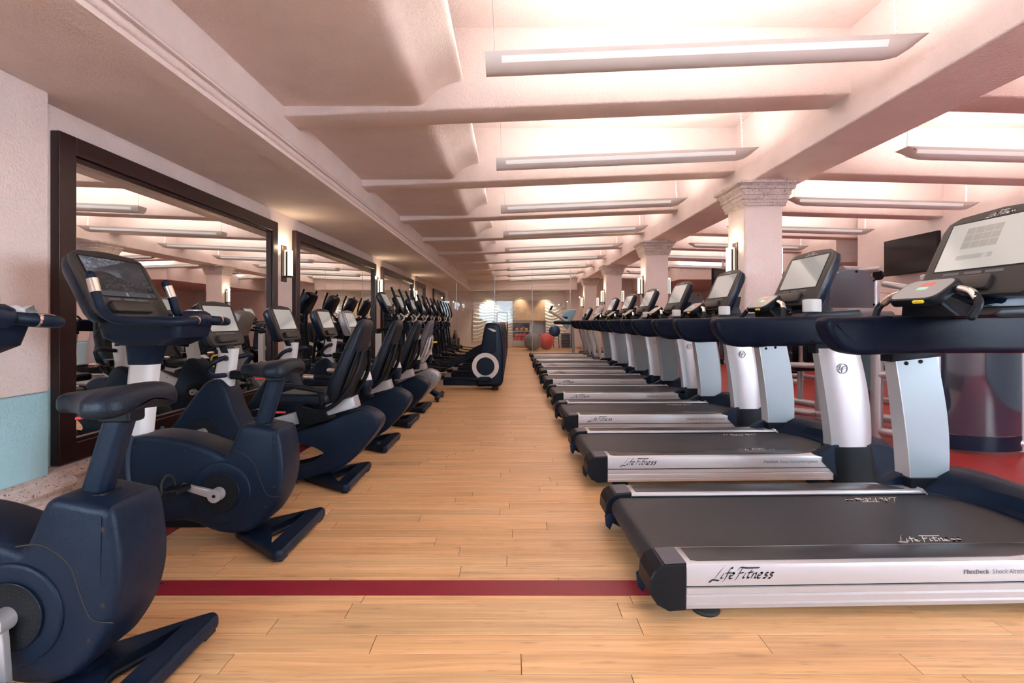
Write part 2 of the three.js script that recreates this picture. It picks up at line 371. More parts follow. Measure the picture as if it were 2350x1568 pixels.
{ // wall behind the camera with tall windows (their light and reflection show)
  const wins = [[-2.5, 0.12]], y0 = 0.95, y1 = 2.72, parts = [];
  parts.push(slab(XL - 0.3, XR + 0.3, y1, 3.7, DN - 0.25, DN), slab(XL - 0.3, XR + 0.3, -0.2, y0, DN - 0.25, DN));
  let x = XL - 0.3;
  for (const [a, b] of [...wins, [XR + 0.3, XR + 0.3]]) { parts.push(slab(x, a, y0, y1, DN - 0.25, DN)); x = b; }
  struct('wall_back', parts, M.paint, 'pink wall with tall windows behind the camera');
  wins.forEach(([a, b], i) => {
    const w = struct('window_' + (i + 1), null, null, 'tall dark framed window behind the camera');
    const f = 0.07, fr = [slab(a, a + f, y0, y1, DN - 0.15, DN - 0.07, 0.004), slab(b - f, b, y0, y1, DN - 0.15, DN - 0.07, 0.004), slab(a, b, y0, y0 + f, DN - 0.15, DN - 0.07, 0.004), slab(a, b, y1 - f, y1, DN - 0.15, DN - 0.07, 0.004)];
    mesh('window_frame', fr, M.frame, w);
    const m = (a + b) / 2; mesh('mullion', slab(m - 0.03, m + 0.03, y0, y1, DN - 0.14, DN - 0.08, 0.004), M.frame, w);
    for (const [p, q] of [[a + f, m - 0.03], [m + 0.03, b - f]]) mesh('pane', slab(p, q, y0 + f, y1 - f, DN - 0.112, DN - 0.108), M.tinted, w);
  });
  const sw = struct('window_2', null, null, 'tall dark framed window in the left wall behind the camera');
  mesh('window_frame', [slab(XL - 0.2, XL - 0.1, D0, 2.35, -3.7, -3.63, 0.004), slab(XL - 0.2, XL - 0.1, D0, 2.35, -0.87, -0.8, 0.004), slab(XL - 0.2, XL - 0.1, 2.28, 2.35, -3.63, -0.87, 0.004), slab(XL - 0.2, XL - 0.1, D0, D0 + 0.07, -3.63, -0.87, 0.004)], M.frame, sw);
  mesh('mullion', slab(XL - 0.19, XL - 0.11, D0 + 0.07, 2.28, -2.28, -2.22, 0.004), M.frame, sw);
  for (const [p, q] of [[-3.63, -2.28], [-2.22, -0.87]]) mesh('pane', slab(XL - 0.152, XL - 0.148, D0 + 0.07, 2.28, p, q), M.glass, sw);
  const rw = struct('window_3', null, null, 'tall dark framed window in the right wall behind the camera');
  mesh('window_frame', [slab(XR + 0.1, XR + 0.2, D0, 2.6, -3.7, -3.63, 0.004), slab(XR + 0.1, XR + 0.2, D0, 2.6, -0.37, -0.3, 0.004), slab(XR + 0.1, XR + 0.2, 2.53, 2.6, -3.63, -0.37, 0.004), slab(XR + 0.1, XR + 0.2, D0, D0 + 0.07, -3.63, -0.37, 0.004)], M.frame, rw);
  mesh('mullion', slab(XR + 0.11, XR + 0.19, D0 + 0.07, 2.53, -2.03, -1.97, 0.004), M.frame, rw);
  for (const [p, q] of [[-3.63, -2.03], [-1.97, -0.37]]) mesh('pane', slab(XR + 0.148, XR + 0.152, D0 + 0.07, 2.53, p, q), M.glass, rw);
  struct('terrace', slab(-12, 16, -0.3, -0.1, -22, DN - 0.26), M.stone, 'pale paved terrace outside the windows');
}
// ceiling: coffers between cross beams, low soffit along the left wall
struct('ceiling', slab(XL - 0.3, XR + 1.6, TOP, TOP + 0.25, DN - 0.3, DF + 0.3), M.paint, 'pale coffered ceiling');
const SO = 2.42, XS = -1.80;
struct('ceiling_soffit', ext([[XL - 0.1, SO], [XS - 0.14, SO], [XS - 0.02, SO], [XS - 0.02, SO + 0.28], [XS - 0.02, TOP + 0.02], [XL - 0.1, TOP + 0.02]], -DF, -DN, 0), M.paint, 'low pink soffit above the mirrors');
{ // stepped crown moulding on the soffit's edge
  const p = [[XS - 0.10, SO - 0.014], [XS + 0.05, SO - 0.014], [XS + 0.05, SO + 0.016], [XS + 0.012, SO + 0.02], [XS + 0.012, SO + 0.028]];
  for (let i = 0; i <= 8; i++) { const a = i / 8 * Math.PI; p.push([XS + 0.012 + 0.036 * Math.sin(a), SO + 0.06 - 0.028 * Math.cos(a)]); }
  p.push([XS + 0.006, SO + 0.092], [XS + 0.006, SO + 0.100], [XS + 0.036, SO + 0.103], [XS + 0.036, SO + 0.117], [XS + 0.0, SO + 0.121], [XS + 0.0, SO + 0.128]);
  for (let i = 0; i <= 6; i++) { const a = i / 6 * Math.PI; p.push([XS + 0.0 + 0.024 * Math.sin(a), SO + 0.145 - 0.015 * Math.cos(a)]); }
  p.push([XS - 0.06, SO + 0.165]);
  struct('trim_3', ext(p, -DF, -DN, 0, { crease: 0.5 }), M.paint, 'stepped crown moulding along the soffit');
}
{ // panels that curl up into the coffers
  const under = [[XS - 0.05, 2.835]], up = [];
  const low = new THREE.CatmullRomCurve3([[-0.84, 2.835], [-0.76, 2.837], [-0.71, 2.852], [-0.672, 2.886], [-0.63, 2.932], [-0.57, 2.975], [-0.49, 3.010], [-0.40, 3.035]].map(([x, y]) => V(x, y, 0)));
  for (const q of low.getPoints(26)) { under.push([q.x, q.y]); up.unshift([q.x - 0.035, q.y + 0.05]); }
  under.push([-0.395, 3.04], [-0.395, 3.085]); up.push([XS - 0.05, 2.885]);
  struct('ceiling_panel', ext([...under, ...up], -DF, -DN, 0, { crease: 0.6 }), M.paint, 'flat ceiling panels curling up into the light coves');
}
const beamD = []; for (let d = -1.85; d < DF; d += 2.0) beamD.push(d);
const BL = (x) => 2.755 + 0.040 * (x - XS), BR = (x) => 2.925 - 0.028 * (x - 3.3);
beamD.forEach((d, i) => {
  const xs = [XS - 0.03, 2.74], f = 0.02;
  const sect = (x, y) => [V(x, TOP + 0.02, -(d - 0.3)), V(x, y + f, -(d - 0.3)), V(x, y + f * 0.3, -(d - 0.3 + f * 0.3)), V(x, y, -(d - 0.3 + f)), V(x, y, -(d - f)), V(x, y + f * 0.3, -(d - f * 0.3)), V(x, y + f, -d), V(x, TOP + 0.02, -d)];
  struct(numbered('ceiling_beam'), loft([sect(xs[0], BL(xs[0])), sect(xs[1], BL(xs[1]))], { crease: 0.9 }), M.paint, 'pink cross beam over the aisle');
  const xe = d > 9.6 ? XR + 1.4 : XR + 0.05;
  struct(numbered('ceiling_beam'), loft([sect(3.26, BR(3.26)), sect(xe, BR(xe))], { crease: 0.9 }), M.paint, 'pink cross beam over the weights area');
});
struct('ceiling_main_beam', box(2.70, 3.30, 2.70, TOP + 0.02, -DF, -DN, 0.018), M.paint, 'long pink main beam carried by the columns');
struct('ceiling_soffit_far', [slab(5.2, XR + 1.6, 2.42, TOP + 0.02, 15.0, DF, 0.01), slab(XR + 0.1, XR + 1.6, 2.42, TOP + 0.02, 10.6, 15.0, 0.01)], M.paint, 'low soffit over the far right corner');

// columns with carved stone capitals
const capRing = (y, e) => rrect(0.44 + 2 * e, 0.44 + 2 * e, 0.012, 1).map(([a, b]) => V(2.865 + a, y, b));
[5.72, 9.76, 13.80, 17.84].forEach((d) => {
  const c = struct(numbered('column'), null, null, 'square pink column with a carved stone capital'); c.position.set(0, 0, -d);
  mesh('shaft', box(2.645, 3.085, D0, 2.46, -0.22, 0.22, 0.03), M.paint, c);
  mesh('blue_dado', box(2.645, 3.085, 0.02, D0, -0.22, 0.22, 0.03), M.blue, c, 'pale blue lower part');
  const bs = [[0, 0.07], [0.11, 0.07], [0.12, 0.055], [0.15, 0.06], [0.165, 0.08], [0.19, 0.08], [0.21, 0.05], [0.235, 0.04], [0.25, 0.0]];
  mesh('stone_base', loft(bs.map(([y, e]) => capRing(y, e)), { crease: 0.3 }), M.stone, c);
  const cs = [[2.435, 0.0], [2.435, 0.025], [2.465, 0.025], [2.468, 0.035], [2.50, 0.035], [2.505, 0.045], [2.55, 0.05], [2.553, 0.062], [2.575, 0.066], [2.578, 0.058], [2.61, 0.075], [2.613, 0.09], [2.64, 0.10], [2.643, 0.085], [2.665, 0.11], [2.668, 0.122], [2.70, 0.122]];
  mesh('capital', loft(cs.map(([y, e]) => capRing(y, e)), { crease: 0.3 }), M.stone, c);
});
// ---------------------------------------------------------------- mirrors on the left wall
const words = ['first', 'second', 'third', 'fourth', 'fifth', 'sixth', 'seventh', 'eighth', 'ninth', 'tenth', 'eleventh'];
[[2.90, 5.62, 1], [6.09, 9.70, 2], [10.18, 13.40, 2], [13.75, 15.25, 1], [16.9, 19.6, 2]].forEach(([a, b, n], i) => {
  const m = thing('wall_mirror', ['large dark framed wall mirror nearest the camera, behind the two upright bikes', 'dark framed wall mirror behind the recumbent bikes, with one upright seam', 'dark framed wall mirror behind the nearest cross trainers', 'narrow dark framed wall mirror just before the glass partition', 'framed mirror on the left wall beyond the glass partition'][i], 'mirror', [XL, 0.25, -a], 0, 'framed mirrors on the left wall');
  const H = 2.02, L = b - a, w = 0.118, t = 0.055;
  const side = (d0, d1, y0, y1) => box(-0.003, t, y0, y1, -d1, -d0, 0.008);
  mesh('frame_stile', side(0, w, 0, H), M.frame, m); mesh('frame_stile', side(L - w, L, 0, H), M.frame, m);
  mesh('frame_rail', side(w, L - w, H - w, H), M.frame, m); mesh('frame_rail', side(w, L - w, 0, w), M.frame, m);
  const lip = 0.02; mesh('inner_lip', [[w, w + lip, w, H - w], [L - w - lip, L - w, w, H - w]].map(([p, q, y0, y1]) => box(0, 0.035, y0, y1, -q, -p, 0.003)).concat([box(0, 0.035, H - w - lip, H - w, -(L - w), -w, 0.003), box(0, 0.035, w, w + lip, -(L - w), -w, 0.003)]), M.frame, m);
  for (let k = 0; k < n; k++) { const p = w + (L - 2 * w) * k / n + (k ? 0.002 : 0), q = w + (L - 2 * w) * (k + 1) / n - (k < n - 1 ? 0.002 : 0); mesh('mirror_pane', slab(0.001, 0.012, w, H - w, p, q), M.mirror, m); }
});
// ---------------------------------------------------------------- hanging uplights in the coffers
const LL = 2.68, LH = 0.102, LW = 0.088;
function pendant(label, group, square) {
  const t = thing('pendant_uplight', label, 'pendant light', [0, 0, 0], 0, group);
  const ring = (x, s) => Array.from({ length: 17 }, (_, i) => { const a = Math.PI * i / 16; return V(x, LH - LH * Math.sin(a) * s, LW * Math.cos(a)); });
  const rings = square ? [ring(0, 1)] : [ring(0, 0.06), ring(0.05, 0.4), ring(0.12, 0.82), ring(0.2, 1)];
  rings.push(ring(LL - 0.2, 1), ring(LL - 0.12, 0.85), ring(LL - 0.05, 0.45), ring(LL, 0.06));
  mesh('housing', loft(rings, { crease: 0.5 }), M.lamp, t);
  for (const s of [1, -1]) {
    const arc = (x) => Array.from({ length: 6 }, (_, i) => { const a = (16 + 22 * i / 5) * Math.PI / 180; return V(x, LH - (LH + 0.0015) * Math.sin(a), s * (LW + 0.0015) * Math.cos(a)); });
    mesh('perforated_slot', loft([arc(0.1), arc(LL - 0.24)], { closed: false, caps: false }), M.slotGlow, t, 'pale perforated slot glowing along the side');
  }
  mesh('light_tube', box(0.12, LL - 0.22, LH, LH + 0.006, -0.05, 0.05, 0.002), M.tubeGlow, t, 'glowing fluorescent strip on top');
  mesh('suspension_wire', [rod(V(0.06, LH, 0), V(0.06, 0.72, 0), 0.0025), rod(V(0.06, 0.715, 0), V(0.06, 0.73, 0), 0.03)], M.steel, t);
  const coil = []; for (let i = 0; i <= 160; i++) { const a = i * 0.75; coil.push(V(LL - 0.13 + 0.006 * Math.cos(a), LH + 0.57 * i / 160, 0.006 * Math.sin(a))); }
  mesh('coiled_cord', tube(coil, 0.0045, 320, 5, false), M.white, t, 'white coiled cord');
  const a = new THREE.RectAreaLight(new THREE.Color().setRGB(1.0, 0.965, 0.885), LAMP * 1.2, LL - 0.34, 0.10);
  a.position.set(LL / 2 - 0.05, LH + 0.012, 0); a.rotation.x = Math.PI / 2; t.add(a);
  return t;
}
const lampA = pendant('hanging uplight nearest the camera over the aisle', 'hanging uplights over the aisle', true);
lampA.position.set(-0.16, 2.645, -3.0); lampA.rotation.z = 0.042;
for (let i = 1; i < 9; i++) { const l = dup(lampA, i < 7 ? `${words[i]} hanging uplight from the camera over the aisle` : `${['first', 'second'][i - 7]} hanging uplight beyond the glass partition`, [-0.16, 2.68, -(3.0 + 2 * i)]); l.rotation.z = 0.042; }
{ const l = dup(lampA, 'hanging uplight above and behind the camera', [-0.16, 2.70, -1.0]); l.rotation.z = 0.042; }
const lampB = pendant('hanging uplight marked A-2 nearest the camera over the weights area', 'hanging uplights over the weights area', false);
lampB.position.set(4.02, 2.80, -5.0); lampB.rotation.z = -0.028;
mesh('lettering', onPlane(textFlat('A-2', 0.032, fontBold), V(0.06, 0.065, 0.082), V(1, 0.1, 0).normalize(), V(-0.1, 1, 0).normalize()), M.inkDark, lampB, 'small dark A-2 marking');
for (let i = 1; i < 8; i++) { const l = dup(lampB, `${words[i]} hanging uplight from the camera over the weights area`, [4.02, 2.80, -(5.0 + 2 * i)]); l.rotation.z = -0.028; l.children.filter((c) => c.name === 'lettering').forEach((c) => l.remove(c)); }
[1.0, 3.0].forEach((d, i) => { const l = dup(lampB, ['hanging uplight over the weights area behind the camera', 'hanging uplight over the weights area beside the camera'][i], [4.02, 2.80, -d]); l.rotation.z = -0.028; l.children.filter((c) => c.name === 'lettering').forEach((c) => l.remove(c)); });
// ---------------------------------------------------------------- wall lamps
function sconce(label, pos, turn, group) {
  const t = thing('wall_sconce', label, 'wall lamp', pos, turn, group);
  mesh('back_plate', box(-0.06, 0.06, -0.22, 0.22, -0.002, 0.014, 0.003), M.bronze, t, 'bronze back plate');
  mesh('bracket', [box(-0.055, 0.055, -0.165, -0.15, 0, 0.115, 0.003), box(-0.062, -0.05, -0.17, 0.14, 0.055, 0.075, 0.003), box(0.05, 0.062, -0.17, 0.14, 0.055, 0.075, 0.003)], M.bronze, t);
  const sh = lathe([[0.001, -0.15], [0.047, -0.15], [0.047, 0.16], [0.044, 0.16], [0.044, -0.145]], 28).translate(0, 0, 0.065);
  mesh('glass_shade', sh, M.sconceGlow, t, 'glowing white glass cylinder');
  const p = new THREE.PointLight(new THREE.Color().setRGB(1.0, 0.78, 0.5), SCONCE, 0, 2); p.position.set(0, 0.20, 0.10); p.castShadow = true; t.add(p);
  return t;
}
[5.86, 9.94, 13.57].forEach((d, i) => sconce(`wall sconce between the ${words[i]} and ${words[i + 1]} wall mirrors`, [XL, 1.82, -d], Math.PI / 2, 'sconces on the left wall'));
[5.72, 9.76, 13.80, 17.84].forEach((d, i) => {
  sconce(`wall sconce on the aisle side of the ${words[i]} column`, [2.645, 1.83, -d], -Math.PI / 2, 'sconces on the columns');
  sconce(`wall sconce on the weights side of the ${words[i]} column`, [3.085, 1.83, -d], Math.PI / 2, 'sconces on the columns');
});
// ---------------------------------------------------------------- glass partition at the end of the aisle
{
  const g = thing('glass_partition', 'frameless glass partition across the end of the aisle', 'glass wall', [0, 0, -16.0]);
  const xs = [XL + 0.01, -1.83, -0.57, 0.67, 1.93, 2.69];
  for (let i = 0; i < 5; i++) {
    const x0 = xs[i] + 0.006, x1 = xs[i + 1] - 0.006, h0 = i === 0 ? 2.41 : BL(x0) - 0.005, h1 = i === 0 ? 2.41 : BL(x1) - 0.005;
    mesh('glass_pane', ext([[x0, 0.01], [x1, 0.01], [x1, Math.min(h1, 2.69 + 0.2)], [x0, h0]], -0.006, 0.006, 0), M.glass, g);
    if (i) mesh('joint_profile', box(xs[i] - 0.009, xs[i] + 0.009, 0.005, BL(xs[i]) - 0.006, -0.012, 0.012, 0.003), M.steel, g);
  }
  mesh('floor_channel', box(xs[0], xs[5], 0.0, 0.02, -0.02, 0.02, 0.003), M.steel, g);
  const s = onPlane(textFlat('S', 0.16, fontBold), V(0.03, 1.36, 0.008), V(1, 0, 0), V(0, 1, 0));
  const ring = new THREE.RingGeometry(0.14, 0.155, 40).translate(0.09, 1.44, 0.008);
  mesh('etched_marking', [s, ring], M.inkLight, g, 'white etched letter S in a ring');
}
// ---------------------------------------------------------------- the studio beyond the glass
{ // wavy relief panel on the far wall
  const x0 = -1.7, x1 = 2.3, y0 = 0.25, y1 = 2.42, nx = 100, ny = 110, pos = [], idx = [];
  for (let j = 0; j <= ny; j++) for (let i = 0; i <= nx; i++) {
    const x = lerp(x0, x1, i / nx), y = lerp(y0, y1, j / ny);
    const w = y * 7.2 + 0.55 * Math.sin(x * 3.1 + y * 1.7) + 0.4 * Math.sin(x * 6.3 - y * 2.2), f = w - Math.floor(w);
    pos.push(x, y, -(DF - 0.015) + 0.05 * Math.pow(f, 1.4));
  }
  for (let j = 0; j < ny; j++) for (let i = 0; i < nx; i++) { const a = j * (nx + 1) + i; idx.push(a, a + 1, a + nx + 2, a, a + nx + 2, a + nx + 1); }
  const g = new THREE.BufferGeometry(); g.setAttribute('position', new THREE.Float32BufferAttribute(pos, 3)); g.setIndex(idx); g.computeVertexNormals();
  single('wavy_relief_panel', g, M.wave, 'cream wavy relief wall panel on the far studio wall', 'wall panel');
  struct('ceiling_soffit_end', slab(XS - 0.05, 2.72, 2.44, TOP + 0.02, 20.15, DF, 0.01), M.paint, 'lowered band in front of the far wall');
  [-1.0, 0.35, 1.45].forEach((x, i) => {
    const t = thing('spotlight', `${['left', 'middle', 'right'][i]} small ceiling spotlight above the wavy panel`, 'spotlight', [x, 2.44, -20.55], 0, 'spotlights above the wavy panel');
    mesh('rim', new THREE.TorusGeometry(0.05, 0.008, 8, 24).rotateX(Math.PI / 2), M.steel, t);
    mesh('lamp_lens', new THREE.CylinderGeometry(0.045, 0.045, 0.006, 24), M.sconceGlow, t);
    const p = new THREE.SpotLight(new THREE.Color().setRGB(1, 0.9, 0.72), 6, 0, 0.7, 0.6, 2); p.position.set(0, -0.02, 0); p.target.position.set(0, -1.6, -0.35); p.castShadow = true; t.add(p, p.target);
  });
}
single('wood_wall_panel', box(0.03, 1.43, 1.16, 2.02, -20.93, -20.86, 0.004), M.panelWood, 'plain light wood panel on the far studio wall', 'panel');
{
  const t = thing('storage_shelf', 'light wood storage shelf with small balls and red rollers beyond the glass', 'shelf', [0.03, 0, -20.55]);
  const W = 0.74, D = 0.28;
  for (const x of [0, W - 0.03]) mesh('side_panel', box(x, x + 0.03, 0.03, 1.1, -D, 0, 0.003), M.panelWood, t);
  for (const y of [0.06, 0.3, 0.32 + 0.38, 1.07]) mesh('shelf_board', box(0.03, W - 0.03, y - 0.015, y + 0.015, -D, 0, 0.003), M.panelWood, t);
  mesh('back_panel', box(0.03, W - 0.03, 0.06, 1.08, -D, -D + 0.015, 0), M.blackMatte, t);
  mesh('drawer', box(0.03, W - 0.03, 0.08, 0.28, -0.02, 0.005, 0.004), M.silverDark, t);
  const at = (x, y) => [0.03 + x, y, -20.66];
  const ballM = [std(C(0.75, 0.35, 0.12), 0.6), std(C(0.72, 0.3, 0.1), 0.6), std(C(0.8, 0.55, 0.04), 0.6), std(C(0.45, 0.25, 0.03), 0.6)];
  [[0.17, 0.785, 0.07, 'orange'], [0.37, 0.785, 0.07, 'deep orange'], [0.58, 0.785, 0.07, 'yellow'], [0.47, 0.855, 0.055, 'brown']].forEach(([x, y, r, c], i) => {
    const o = single('exercise_ball', new THREE.SphereGeometry(r, 20, 14), ballM[i], `small ${c} ball on the upper shelf beyond the glass`, 'ball', 'small balls on the storage shelf'); o.position.set(...at(x, y)); if (i === 3) o.position.z -= 0.09;
  });
  for (let k = 0; k < 7; k++) {
    const top = k > 3, x = top ? 0.17 + (k - 4) * 0.17 : 0.11 + k * 0.165, y = top ? 0.545 : 0.39;
    const o = thing('foam_roller', `red foam roller on the middle shelf, ${top ? 'upper' : 'lower'} row, ${words[top ? k - 4 : k]} from the left`, 'roller', at(x, y), 0, 'red foam rollers on the shelf');
    mesh('roller_body', new THREE.CylinderGeometry(0.076, 0.076, 0.22, 24, 1, true).rotateX(Math.PI / 2), M.red, o);
    mesh('roller_end', new THREE.RingGeometry(0.018, 0.076, 24).translate(0, 0, 0.11), M.red, o);
  }
}
{
  const t = thing('equipment_cabinet', 'open dark backed wood cabinet beside the shelf beyond the glass', 'cabinet', [0.95, 0, -20.55]);
  for (const x of [-0.06, 0.46]) mesh('side_panel', box(x, x + 0.03, 0.02, 1.16, -0.3, 0, 0.003), M.panelWood, t);
  mesh('back_panel', box(-0.06, 0.49, 0.02, 1.16, -0.3, -0.285, 0), M.silverDark, t); mesh('top_panel', box(-0.06, 0.49, 1.13, 1.16, -0.3, 0, 0.003), M.panelWood, t);
  mesh('shelf_board', box(-0.03, 0.46, 0.36, 0.39, -0.3, 0, 0.003), M.panelWood, t);
  const b = thing('balance_trainer', 'black and red balance dome in the cabinet beyond the glass', 'dome', [1.2, 0.39, -20.68]);
  mesh('dome', new THREE.SphereGeometry(0.17, 24, 12, 0, 6.3, 0, Math.PI / 2), M.blackMatte, b); mesh('top_cap', new THREE.SphereGeometry(0.172, 24, 8, 0, 6.3, 0, 0.6), M.red, b);
}
const gymBall = (r) => { const g = new THREE.SphereGeometry(r, 48, 32), p = g.attributes.position; for (let i = 0; i < p.count; i++) { const y = p.getY(i) / r, k = 1 + 0.004 * Math.sin(y * 40) * (1 - y * y); p.setXYZ(i, p.getX(i) * k, p.getY(i), p.getZ(i) * k); } g.computeVertexNormals(); return g; };
for (const [x, y, d, r, col, label] of [[0.80, 0.34, 18.75, 0.34, C(0.17, 0.165, 0.165), 'grey exercise ball on the studio floor beyond the glass'], [1.36, 0.325, 19.35, 0.325, C(0.60, 0.07, 0.055), 'red exercise ball beside the grey ball'], [1.78, 0.72, 20.2, 0.24, C(0.008, 0.05, 0.16), 'dark blue exercise ball behind the red ball']]) {
  const o = thing('exercise_ball', label, 'ball', [x, y, -d]);
  mesh('ball_skin', gymBall(r), std(col, 0.35), o); mesh('valve', new THREE.CylinderGeometry(0.012, 0.012, 0.004, 12).rotateX(Math.PI / 2).translate(0.05, 0.12 * r, r * 0.985), M.black, o);
}
{ const t = thing('ball_stand', 'black ring stand under the dark blue ball', 'stand', [1.78, 0, -20.2]); mesh('stand_ring', new THREE.TorusGeometry(0.17, 0.02, 10, 32).rotateX(Math.PI / 2).translate(0, 0.52, 0), M.black, t); for (let k = 0; k < 3; k++) { const a = k * 2.1 + 0.4; mesh('leg', rod(V(0.17 * Math.cos(a), 0.5, 0.17 * Math.sin(a)), V(0.2 * Math.cos(a), 0, 0.2 * Math.sin(a)), 0.014), M.black, t); } }
for (let k = 0; k < 9; k++) { const o = thing('aerobic_step', `dark blue aerobic step, ${words[k]} from the floor in the stack`, 'step', [2.3, 0.02 + k * 0.068, -20.25], 0, 'stack of aerobic steps'); mesh('platform', box(-0.24, 0.24, 0.022, 0.06, -0.16, 0.16, 0.012), std(C(0.02, 0.03, 0.06), 0.6), o); mesh('riser', box(-0.2, 0.2, -0.0, 0.022, -0.12, 0.12, 0.004), M.silverDark, o); }
{ // suspension straps on the studio's left wall
  const r = thing('strap_rail', 'black wall rail with hooks on the studio wall', 'rail', [XL, 1.72, -17.0]); mesh('rail_bar', box(0.02, 0.07, 0, 0.09, -3.0, 0, 0.004), M.black, r); for (let k = 0; k < 6; k++) mesh('hook', rod(V(0.07, 0.03, -0.3 - k * 0.48), V(0.15, 0.02, -0.3 - k * 0.48), 0.012), M.steel, r);
  for (let k = 0; k < 6; k++) { const m = k === 4 ? std(C(0.3, 0.33, 0.06), 0.7) : M.blackMatte; const s = thing('suspension_strap', k === 4 ? 'yellow green suspension strap hanging on the studio wall' : `black suspension strap, ${words[k > 4 ? k - 1 : k]} of the black ones along the studio rail`, 'strap', [XL + 0.13, 1.72, -(17.3 + k * 0.48)], 0, 'suspension straps'); for (const z of [-0.03, 0.03]) mesh('strap', box(-0.004, 0.004, -1.05, 0, z - 0.014, z + 0.014, 0.001), m, s); mesh('handle', loop([[0, -1.04, -0.07], [0, -1.2, -0.05], [0, -1.22, 0.05], [0, -1.04, 0.07]], 0.012, 30, 8), m, s); }
  const b = thing('low_bench', 'low black storage bench along the studio wall', 'bench', [XL + 0.1, 0, -16.5]); mesh('bench_top', box(0, 0.5, 0.4, 0.45, -3.6, 0, 0.006), M.black, b); mesh('bench_front', box(0.46, 0.49, 0.02, 0.4, -3.6, 0, 0.004), M.blackMatte, b);
  [['black', C(0.02, 0.02, 0.02)], ['amber', C(0.4, 0.2, 0.04)], ['brown', C(0.25, 0.15, 0.05)]].forEach(([c, k], i) => { const o = single('exercise_club', lathe([[0.001, 0], [0.045, 0], [0.05, 0.08], [0.03, 0.17], [0.014, 0.22], [0.014, 0.3], [0.02, 0.32], [0.001, 0.33]], 20), std(k, 0.5), `${c} exercise club standing on the studio bench`, 'club', 'clubs on the bench'); o.position.set(XL + 0.5, 0.45, -(19.0 + i * 0.4)); });
  const p = thing('ball_rack', 'black upright rack holding a green ball beyond the glass', 'rack', [-0.62, 0, -20.2]); for (const x of [0, 0.42]) mesh('upright', rod(V(x, 0, 0), V(x, 1.5, 0), 0.022), M.black, p); mesh('crossbar', [rod(V(0, 0.72, 0), V(0.42, 0.72, 0), 0.015), rod(V(0, 1.5, 0), V(0.42, 1.5, 0), 0.018), box(-0.03, 0.45, 0, 0.03, -0.2, 0.2, 0.005)], M.black, p);
  const gb = single('exercise_ball', new THREE.SphereGeometry(0.125, 24, 16), std(C(0.02, 0.14, 0.11), 0.5), 'small green ball held in the black rack beyond the glass', 'ball'); gb.position.set(-0.41, 0.86, -20.2);
}
// ---------------------------------------------------------------- treadmills
// local frame: x from the rear roller to the motor hood, z to the side (plus is the side near the camera)
const MOUNT = (() => { const t = dataTex(256, 160, (u, v) => {
  const y = v, ridge = 0.42 + 0.2 * fbm(u, 0.3, 6, 4) + 0.1 * Math.sin(u * 7), sky = 0.20 + 0.5 * Math.pow(fbm(u, v, 5, 4), 2);
  let k = y > ridge ? sky * (0.8 + 0.5 * (1 - u)) : 0.09 + 0.5 * Math.pow(fbm(u, v, 26, 4), 2.2);
  if (y > 0.62 + 0.5 * u) k = 0.2 + 0.6 * fbm(u, v, 30, 3);
  if (y < 0.12) k = 0.34; if (y < 0.1 && u > 0.46 && u < 0.49) k = 0.7; if (y < 0.1 && u > 0.88 && u < 0.95) k = 0.06;
  return [k * 0.95, k * 0.98, k * 1.08];
}, true); return t; })();
M.screenMount = std(C(0.02, 0.02, 0.02), 0.15, 0, { emissive: C(0.55, 0.55, 0.55), emissiveMap: MOUNT });
M.screenMenu = (() => {                                   // an idle menu: grey tiles on a pale ground
  const t = dataTex(256, 160, (u, v) => { let c = [0.80, 0.79, 0.76]; const a = (u - 0.2) / 0.4, b = (v - 0.42) / 0.45; if (a > 0 && a < 1 && b > 0 && b < 1) { const fa = (a * 4) % 1, fb = (b * 3) % 1; c = fa > 0.1 && fb > 0.12 ? [0.62, 0.6, 0.56] : [0.72, 0.70, 0.66]; } if (v > 0.2 && v < 0.3 && u > 0.2 && u < 0.6) c = [0.66, 0.64, 0.62]; if (Math.hypot((u - 0.52) * 1.6, v - 0.25) < 0.05) c = [0.75, 0.74, 0.72]; return c; }, true);
  return std(C(0.16, 0.155, 0.15), 0.12, 0, { emissive: C(0.60, 0.59, 0.58), emissiveMap: t });
})();
function screenPlane(w, h) { return new THREE.PlaneGeometry(w, h); }

